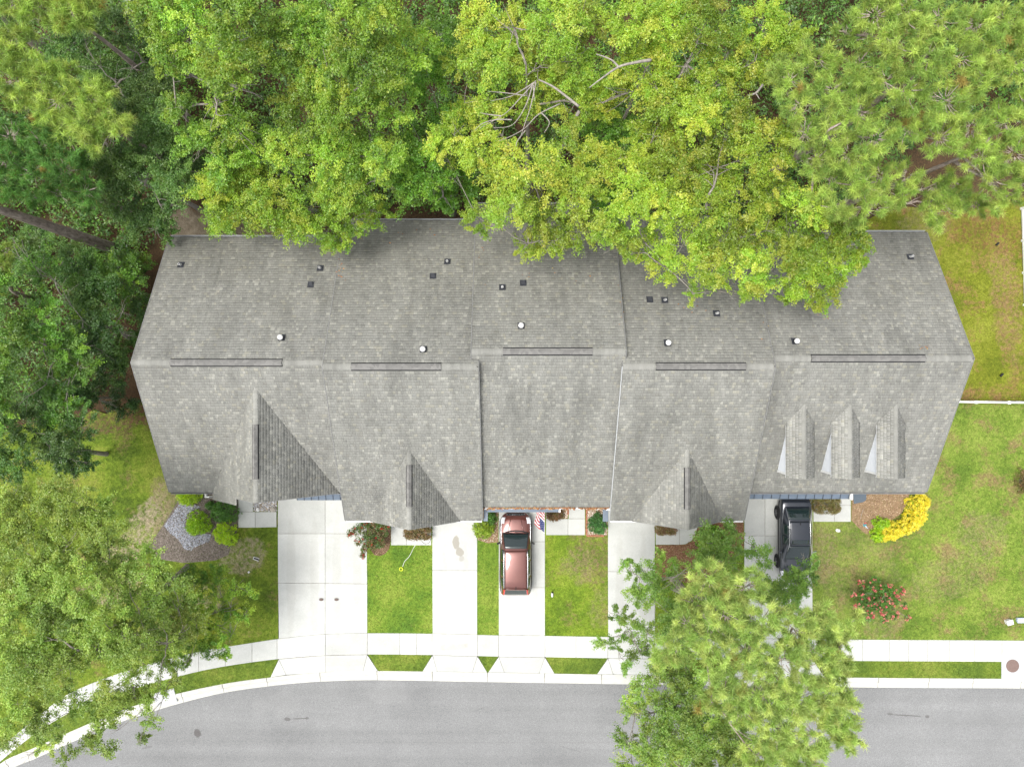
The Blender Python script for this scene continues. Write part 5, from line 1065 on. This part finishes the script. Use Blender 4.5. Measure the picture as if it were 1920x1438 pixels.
def lift(c, k): return [tuple(min(0.9,v*k) for v in q) for q in c]
C_BRIGHT, C_GREEN, C_YELLOW, C_MIX = lift(C_BRIGHT,1.68), lift(C_GREEN,1.6), lift(C_YELLOW,1.68), lift(C_MIX,1.68)
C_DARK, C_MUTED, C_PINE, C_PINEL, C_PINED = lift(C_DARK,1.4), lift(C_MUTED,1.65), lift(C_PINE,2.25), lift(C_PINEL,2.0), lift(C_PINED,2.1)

# behind the houses, left to right
G1 = 'trees behind the townhouses'
deciduous('broadleaf_tree','bright green tree with yellowish tips left of centre behind the roofs',(560,335),[(330,120,12,50),(395,90,13,62),(450,160,13,62),(365,35,12,55),(470,60,13,60),(325,200,11,45),(400,210,12,55),(450,250,11,48),(370,270,10,48),(520,110,12,50),(330,60,11,45),(425,310,10,42)],C_BRIGHT,101,group=G1)
deciduous('broadleaf_tree','large vivid green tree above the left inner roof',(745,370),[(560,40,13,62),(640,30,13,66),(720,45,13,62),(600,120,13,62),(690,130,13,66),(570,200,12,55),(650,215,12,62),(735,190,12,55),(620,290,11,60),(700,290,11,60),(735,325,10,42),(650,355,10,52),(770,90,12,50),(540,280,11,50)],C_BRIGHT,102,group=G1)
deciduous('broadleaf_tree','green tree drooping over the rear edge of the leftmost roof',(600,400),[(400,360,9,48),(460,350,9,55),(520,380,9,52),(580,390,9,52),(480,410,8,42),(545,425,8,34),(620,415,8,46),(420,400,8,36),(665,405,8,38),(700,390,8,32),(610,440,7.5,22),(385,395,8,30),(580,435,7.5,24)],C_MIX,103,group=G1,L=0.095)
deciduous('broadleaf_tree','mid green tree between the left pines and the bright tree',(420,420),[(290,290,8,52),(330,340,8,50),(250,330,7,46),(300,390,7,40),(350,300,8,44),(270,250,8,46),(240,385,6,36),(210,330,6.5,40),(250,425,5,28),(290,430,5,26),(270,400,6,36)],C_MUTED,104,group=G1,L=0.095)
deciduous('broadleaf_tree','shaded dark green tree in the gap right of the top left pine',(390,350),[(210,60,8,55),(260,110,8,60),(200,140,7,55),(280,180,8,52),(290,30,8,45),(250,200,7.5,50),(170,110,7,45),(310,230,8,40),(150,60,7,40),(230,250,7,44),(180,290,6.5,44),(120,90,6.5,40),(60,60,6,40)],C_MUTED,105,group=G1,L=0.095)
deciduous('broadleaf_tree','deep green tree in the dip left of the yellow trees',(850,400),[(820,60,9,55),(800,150,9,52),(830,230,9,50),(780,260,9,50),(850,110,9,45),(800,340,8,52),(850,340,8,42),(770,362,8,40),(830,366,7.5,32),(860,290,8.5,44)],C_GREEN,106,group=G1)
deciduous('broadleaf_tree','yellow-green tree at the top centre with dead pale limbs',(985,380),[(900,55,12,50),(965,45,13,62),(1040,55,13,62),(930,120,12,55),(1010,120,12,58),(1075,110,12,50),(870,110,11,40),(1100,30,12,45),(985,190,10,34),(1080,190,10.5,42),(870,190,10,38)],C_YELLOW,107,group=G1)
deciduous('broadleaf_tree','yellowest tree overhanging the middle roof',(1005,430),[(850,250,11,46),(900,290,11,52),(940,350,11,56),(1000,330,11.5,56),(960,410,10.5,50),(1020,400,11,56),(1080,360,11.5,52),(1090,420,10.5,46),(920,230,10.5,38),(1040,450,10,38),(990,455,9.5,30),(1120,300,11,44),(830,290,10,30),(1130,450,10,36),(900,410,9.5,30),(1060,270,10.5,40)],C_YELLOW,108,group=G1)
deciduous('broadleaf_tree','broad yellow-green tree at the top right of centre',(1140,330),[(1180,50,13,58),(1250,40,13,60),(1320,50,13,60),(1210,120,12.5,55),(1290,120,13,58),(1160,120,12,42),(1370,90,12.5,52),(1430,40,12,52),(1340,160,12,50),(1250,190,12,50),(1490,40,11,48),(1420,110,12,46),(1130,190,11,36),(1480,90,11,36)],C_MIX+C_YELLOW,109,group=G1)
deciduous('broadleaf_tree','wide yellow-green tree reaching far over the right inner roof',(1180,470),[(1230,250,12,52),(1300,230,12.5,52),(1370,230,12.5,55),(1270,310,12,56),(1350,310,12,60),(1420,290,12,55),(1190,310,11.5,45),(1240,380,11.5,56),(1320,390,11.5,60),(1400,370,11.5,58),(1460,350,11,50),(1180,390,11,48),(1210,450,10.5,50),(1290,460,11,56),(1370,450,11,56),(1440,430,11,52),(1160,460,10,36),(1490,400,10.5,42),(1250,500,10,34),(1330,510,10.5,44),(1300,550,9.8,24),(1400,510,10.5,46),(1390,550,9.8,26),(1460,490,10,44),(1430,530,9.6,24)],C_YELLOW+C_MIX,110,group=G1)
deciduous('broadleaf_tree','green-gold boughs hanging over the left end of the rightmost roof',(1330,480),[(1500,440,10,46),(1550,430,10,44),(1590,450,9.5,36),(1530,490,9.6,46),(1570,500,9.2,32),(1500,520,9.4,38),(1540,545,9,32),(1545,572,8.8,16),(1612,480,9,20),(1595,478,9.1,22),(1480,560,9,18),(1605,430,9.5,28),(1600,500,8.9,14)],C_MIX,111,group=G1,relief=0.25,rs=(0.95,1.1))
deciduous('broadleaf_tree','shaded green tree under the gap between the two central crowns',(1130,420),[(1140,240,8,45),(1150,340,7.5,45),(1110,300,7.5,40),(1170,270,8,36),(1140,400,7,40)],C_GREEN,112,group=G1,L=0.095)
# pines
G2 = 'longleaf pines'
pine('pine_tree','pine with bright needle tufts in the top left corner',(365,232),[(70,20,12.5,36),(130,15,12.5,42),(110,38,12.5,30),(165,35,12,22),(30,5,12.5,30),(170,5,12.5,24),(60,-30,12.5,40),(130,-40,12.5,40)],C_PINE,201,tuft=0.46,group=G2)
pine('pine_tree','pine with two rounded needle masses left of the bright tree',(353,331),[(30,80,11,42),(80,150,11,44),(30,150,11,44),(40,190,10.5,30),(110,190,11,40),(170,185,11,42),(215,225,11,34),(160,235,11,42),(120,240,10.5,36),(180,265,10.5,28),(75,215,10.5,22),(190,170,10.8,26),(120,130,10.5,26)],C_PINE,202,tuft=0.43,group=G2)
pine('pine_tree','darker pine at the left edge above the leaning trunk',(300,420),[(20,260,10.5,44),(80,270,10.5,46),(60,325,10.5,48),(120,320,10.5,44),(160,360,10,36),(110,365,10,34),(20,345,10,36),(150,300,10,30),(175,385,9.5,20),(10,300,10.5,34),(60,370,10,20)],C_PINED,203,tuft=0.36,group=G2)
pine('pine_tree','pine showing its leaning bare trunk at the left edge',(214,466),[(-240,315,16,50),(-180,330,16,40),(-300,330,16,40)],C_PINED,204,tuft=0.36,tr=0.34,group=G2)
pine('pine_tree','pine showing its dark trunk in the very top left corner',(97,104),[(-420,-250,16,50),(-350,-260,16,45)],C_PINED,205,tuft=0.36,tr=0.36,group=G2)
pine('pine_tree','small pine sprig at the left edge below the leaning trunk',(60,560),[(0,500,9,28),(-15,540,9,30),(10,470,9,20),(-40,510,9,34)],C_PINE,206,tuft=0.34,tr=0.14,group=G2)
pine('pine_tree','dense pine at the top right beside the yellow trees',(1310,400),[(1480,150,14.5,40),(1530,110,14.5,42),(1500,200,14.5,38),(1560,170,14.5,46),(1610,120,15,44),(1550,250,14,42),(1610,210,14.5,46),(1530,300,13.5,38),(1590,290,14,42),(1640,260,14.5,40),(1460,130,14,26),(1510,250,14,30),(1560,340,13,34),(1620,350,13.5,36),(1580,390,13,34),(1530,385,12.5,26),(1640,390,13,30)],C_PINE,207,tuft=0.36,group=G2,tr=0.25)
pine('pine_tree','tall pine in the top right corner',(1440,330),[(1640,30,16,44),(1700,20,16,44),(1760,40,16,46),(1680,90,16,46),(1740,110,16,48),(1800,110,16,46),(1700,170,15.5,48),(1770,190,15.5,48),(1830,50,16,42),(1880,40,16,44),(1850,150,15.5,46),(1910,120,15.5,44),(1660,150,15.5,36),(1590,60,15,32),(1860,90,16,34),(1930,60,16,40),(1720,60,16.3,40)],C_PINE,208,tuft=0.35,group=G2,tr=0.27)
pine('pine_tree','pine along the right edge above the back lawn',(1500,420),[(1820,240,14,46),(1880,230,14,46),(1840,300,13.5,46),(1900,290,13.5,44),(1700,240,14.5,42),(1760,260,14.5,38),(1860,340,13,36),(1890,370,12.5,24),(1930,200,14,44),(1800,190,14.5,40),(1870,390,12.3,14),(1930,340,13,34)],C_PINE,209,tuft=0.35,group=G2,tr=0.24)
pine('pine_tree','pine with low rounded masses just above the right end of the roof',(1400,450),[(1650,330,12.5,36),(1700,330,12.5,34),(1690,370,12,28),(1640,370,12.3,32),(1750,350,11.5,30),(1790,345,11.5,32),(1770,390,11,36),(1830,385,11,28),(1800,370,11.2,36),(1755,410,11,22),(1740,380,11,20),(1600,410,12,26),(1550,400,12,22)],C_PINE,210,tuft=0.35,group=G2,tr=0.22)
pine('pine_tree','pale yellowish pine overhanging the street at the bottom right',(1255,1075),[(1330,1090,14,38),(1400,1100,14.5,42),(1360,1150,14.5,44),(1300,1130,13.5,34),(1430,1160,15,44),(1490,1180,14.5,44),(1540,1170,14,40),(1580,1190,13.5,28),(1330,1200,14.5,42),(1400,1220,15,46),(1470,1240,15,46),(1540,1240,14.5,42),(1270,1210,14,36),(1240,1230,13.5,26),(1360,1270,15,44),(1430,1300,15,46),(1500,1310,15,46),(1560,1310,14.5,40),(1390,1330,14.5,36),(1460,1370,14.5,44),(1530,1380,14.5,44),(1580,1370,14,32),(1420,1420,14,40),(1500,1430,14,42),(1595,1395,13.5,22),(1290,1170,14,32),(1575,1250,14,28),(1590,1320,14,24),(1330,1310,14,30),(1610,1150,13,14)],C_PINEL,211,tuft=0.33,group=G2,tr=0.24,dead=0.012,dens=15)
# leafy tree in the front strip
deciduous('broadleaf_tree','leafy green tree half under the pale pine by the driveways',(1262,1100),[(1350,1020,8,40),(1380,1050,7.5,34),(1310,1060,7.5,38),(1420,1040,6.5,26),(1370,990,7,18),(1260,1090,8,40),(1210,1075,7,22),(1180,1065,6.5,14),(1200,1085,6.8,18),(1225,1095,7.2,24),(1230,1130,8,42),(1190,1120,7,24),(1160,1150,6.5,22),(1180,1185,7,30),(1215,1190,7.5,34),(1150,1195,6,18),(1130,1210,5.5,12),(1200,1225,6.5,26),(1270,1160,8,42),(1430,1090,6.5,36),(1480,1110,6,36),(1500,1075,5.5,28),(1475,1085,5.6,26),(1500,1100,5.6,26),(1510,1045,5.5,14),(1480,1150,6,34),(1320,1020,7.5,28),(1165,1235,6,10),(1450,1120,6.5,34),(1330,1150,7.5,40),(1400,1180,7,40),(1330,1220,7.5,36),(1480,1200,6.5,36),(1540,1200,6,26),(1420,1250,7,36),(1280,1230,7.5,32),(1570,1230,6,20)],[(0.17,0.31,0.045),(0.21,0.35,0.055),(0.13,0.25,0.035),(0.25,0.38,0.06)],113,L=0.088,dens=1500,clump=0.25)
deciduous('broadleaf_tree','leafy tree spreading over the asphalt at the bottom edge',(1262,1180),[(1250,1290,8,40),(1210,1300,7.5,26),(1230,1340,8,40),(1190,1340,7,22),(1290,1310,8,38),(1270,1370,8.5,42),(1210,1390,8,34),(1180,1400,7.5,22),(1320,1380,8.5,42),(1250,1430,8.5,42),(1350,1430,8.5,42),(1190,1440,8,30),(1380,1380,8,38),(1300,1450,8.5,40),(1600,1345,6,14),(1560,1340,6.5,26),(1230,1265,7.5,24),(1400,1310,7.5,38),(1470,1330,7.2,38),(1540,1290,6.5,28),(1450,1400,7.5,38),(1330,1330,8,36),(1350,1380,8,36),(1300,1400,8,34),(1390,1420,8,34),(1330,1270,7.8,32),(1280,1270,7.8,30)],[(0.22,0.36,0.055),(0.26,0.40,0.065),(0.17,0.29,0.045),(0.30,0.39,0.07)],114,L=0.088,dens=1500,clump=0.27,relief=0.5,rs=(1.0,1.2))
# the big tree over the bend at bottom left
deciduous('broadleaf_tree','big airy light green tree over the street bend at bottom left',(352,1062),[(60,960,10,56),(130,940,10,52),(40,1040,10.5,56),(120,1020,10.5,54),(200,1000,10,44),(180,960,9.5,34),(60,1120,11,56),(150,1090,10.5,50),(230,1080,9.5,36),(280,1060,9,36),(320,1090,8.5,34),(250,1140,9.5,44),(330,1130,8.5,36),(180,1160,10.5,52),(90,1190,11,56),(20,1190,11,50),(270,1190,9.5,42),(340,1180,8.5,34),(30,1270,10.5,48),(110,1260,10.5,44),(190,1230,10,42),(260,1240,9,34),(150,1320,9.5,32),(210,1310,9,26),(300,1250,8.5,24),(30,1330,10,36),(220,1370,8.5,24),(280,1350,8,18),(260,1390,8,12),(100,1390,9,22),(140,1410,8.5,18),(170,1375,8.5,18),(50,1420,9,20),(10,960,10,44),(290,1310,8.5,12),(80,1310,9.5,30),(120,1340,9.2,30),(60,1370,9.3,26),(190,1350,8.8,24),(250,1300,8.8,24),(300,1290,8.4,16),(20,1385,9.5,26),(230,1330,8.8,22),(160,1400,8.6,20),(330,1270,8,14),(100,1075,10,50),(200,1050,9.6,40),(30,1110,10.4,44),(130,1140,10.2,44),(220,1195,9.6,40),(60,1230,10.4,44),(150,1210,10,40),(300,1150,8.8,34),(310,1210,8.6,30),(240,1270,9,28),(90,1150,10.2,40)],[(0.23,0.345,0.055),(0.28,0.40,0.07),(0.185,0.29,0.045),(0.32,0.42,0.075)],115,L=0.09,dens=1450,relief=0.6,rs=(0.88,1.1),clump=0.28,tr=0.15)
deciduous('broadleaf_tree','thin green boughs reaching toward the wide driveway at left',(352,1100),[(360,1090,6,30),(400,1090,5.5,28),(440,1100,5,22),(470,1110,4.8,12),(380,1130,6,32),(430,1140,5.2,28),(460,1150,4.8,14),(350,1160,6,30),(410,1175,5.5,28),(370,1200,5.8,24),(330,1220,6,24),(400,1215,5.5,22),(430,1195,5,16),(345,1245,5.5,14),(420,1225,5.2,12),(300,1210,6,26)],C_GREEN+C_MIX,116,L=0.08,dens=1500,relief=0.3,rs=(0.95,1.15),clump=0.26,tr=0.10)
# left side, low and dark
G3 = 'low trees along the left side'
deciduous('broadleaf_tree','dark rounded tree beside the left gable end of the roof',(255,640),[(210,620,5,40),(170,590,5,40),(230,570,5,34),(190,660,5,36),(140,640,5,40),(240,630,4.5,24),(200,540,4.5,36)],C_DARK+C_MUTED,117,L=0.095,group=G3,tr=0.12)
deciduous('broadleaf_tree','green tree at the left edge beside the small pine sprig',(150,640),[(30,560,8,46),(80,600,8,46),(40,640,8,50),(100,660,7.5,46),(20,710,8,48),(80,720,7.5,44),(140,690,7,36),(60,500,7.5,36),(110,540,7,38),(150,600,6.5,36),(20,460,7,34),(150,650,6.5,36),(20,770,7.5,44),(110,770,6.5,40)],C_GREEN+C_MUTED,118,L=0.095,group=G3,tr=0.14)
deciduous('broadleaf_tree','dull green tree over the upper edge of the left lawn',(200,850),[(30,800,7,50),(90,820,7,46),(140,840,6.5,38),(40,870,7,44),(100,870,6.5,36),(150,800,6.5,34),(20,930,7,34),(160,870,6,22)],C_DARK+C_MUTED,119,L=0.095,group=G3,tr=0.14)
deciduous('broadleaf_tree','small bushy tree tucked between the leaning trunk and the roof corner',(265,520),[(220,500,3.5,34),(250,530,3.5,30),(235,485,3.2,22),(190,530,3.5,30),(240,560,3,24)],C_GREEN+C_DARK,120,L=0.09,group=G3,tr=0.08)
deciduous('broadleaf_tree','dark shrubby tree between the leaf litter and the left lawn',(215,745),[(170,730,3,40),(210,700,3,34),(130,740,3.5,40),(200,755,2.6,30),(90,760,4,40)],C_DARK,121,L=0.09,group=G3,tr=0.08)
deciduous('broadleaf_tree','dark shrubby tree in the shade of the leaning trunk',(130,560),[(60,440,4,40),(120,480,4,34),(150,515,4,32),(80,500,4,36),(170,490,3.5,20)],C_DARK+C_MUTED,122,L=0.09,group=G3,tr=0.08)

# pale dead limbs in the central crown
R = empty('dead_limb', P(1000,385)); tag(R, 'bare pale dead limbs showing in the centre of the yellow trees', 'dead branch'); b0 = np.array(P(1000,385))
def limb(pts, r0, r1, nm='limb'):
    q = catmull([np.array(P(*p))-b0 for p in pts], 6); m = MB(); m.tube(q, list(np.linspace(r0,r1,len(q))), 7); return m.build(nm,'dead_wood',R,smooth=True)
m = MB(); m.tube([(0,0,-0.1),tuple(np.array(P(1085,210,11))*0.5-b0*0.5),tuple(np.array(P(1085,210,12.2))-b0)],[0.16,0.12,0.07],8); m.build('trunk','bark_grey',R,smooth=True)
limb([(1085,200,12.3),(1040,165,12.5),(1010,150,12.6)],0.06,0.03)
for pts in [[(1005,152,12.7),(975,185,12.8),(945,215,12.9),(900,240,12.9)],[(1000,155,12.7),(985,200,12.8),(960,235,12.9),(925,240,12.9)],[(1002,155,12.7),(960,180,12.8),(920,190,12.9)],[(1005,155,12.7),(995,200,12.7),(985,230,12.8),(975,260,12.9)],[(1050,195,12.4),(1010,215,12.6),(985,240,12.7),(960,255,12.8),(935,265,12.8)],[(985,245,12.7),(970,265,12.8),(968,275,12.8)],[(1000,160,12.7),(1002,190,12.7)],[(985,180,12.8),(950,175,12.9),(915,172,12.9)],[(960,225,12.9),(930,225,12.9),(905,232,12.9),(890,245,12.9)],[(940,218,12.9),(915,215,12.9),(900,212,12.9)],[(1015,212,12.6),(1030,230,12.6),(1020,250,12.6)]]:
    limb(pts,0.030,0.008,'twig')
R = empty('dead_limb', P(1130,390)); tag(R, 'crooked pale bare limb above the gap right of the central crown', 'dead branch'); b0 = np.array(P(1130,390))
m = MB(); m.tube([(0,0,-0.1),tuple((np.array(P(1165,125,11))-b0)*0.5),tuple(np.array(P(1220,112,12.6))-b0)],[0.15,0.10,0.05],8); m.build('trunk','bark_grey',R,smooth=True)
limb([(1220,113,13.2),(1190,118,13.4),(1160,126,13.4),(1130,146,13.3),(1105,165,13.2)],0.07,0.02); limb([(1160,126,13.4),(1145,112,13.5),(1118,102,13.5)],0.045,0.02); limb([(1430,160,12.5),(1417,175,12.6),(1400,180,12.6)],0.06,0.02); limb([(1417,175,12.6),(1424,186,12.6)],0.03,0.015,'twig')

# undergrowth beneath the wood: one leafy mass nobody could count
r = np.random.default_rng(77); reg = np.array([G(*q) for q in [(-120,-60),(2000,-60),(2000,230),(1740,240),(1640,330),(1560,410),(1100,420),(1000,395),(700,395),(480,385),(330,372),(300,420),(285,560),(240,690),(190,745),(120,775),(-120,790)]])
lo, hi = reg.min(0), reg.max(0); n = 16000; x = r.uniform(lo[0],hi[0],n); yy = r.uniform(lo[1],hi[1],n); k = inside(reg,x,yy); x, yy = x[k], yy[k]
f = np.sin(x*0.9+1.3)*np.sin(yy*1.1)+np.sin(x*0.37-yy*0.5)+r.normal(0,0.5,len(x)); k = f > -1.5; x, yy, f = x[k], yy[k], f[k]
hz = np.clip(0.6+0.9*(f+0.8),0.3,3.6)*r.uniform(0.3,1,len(x))
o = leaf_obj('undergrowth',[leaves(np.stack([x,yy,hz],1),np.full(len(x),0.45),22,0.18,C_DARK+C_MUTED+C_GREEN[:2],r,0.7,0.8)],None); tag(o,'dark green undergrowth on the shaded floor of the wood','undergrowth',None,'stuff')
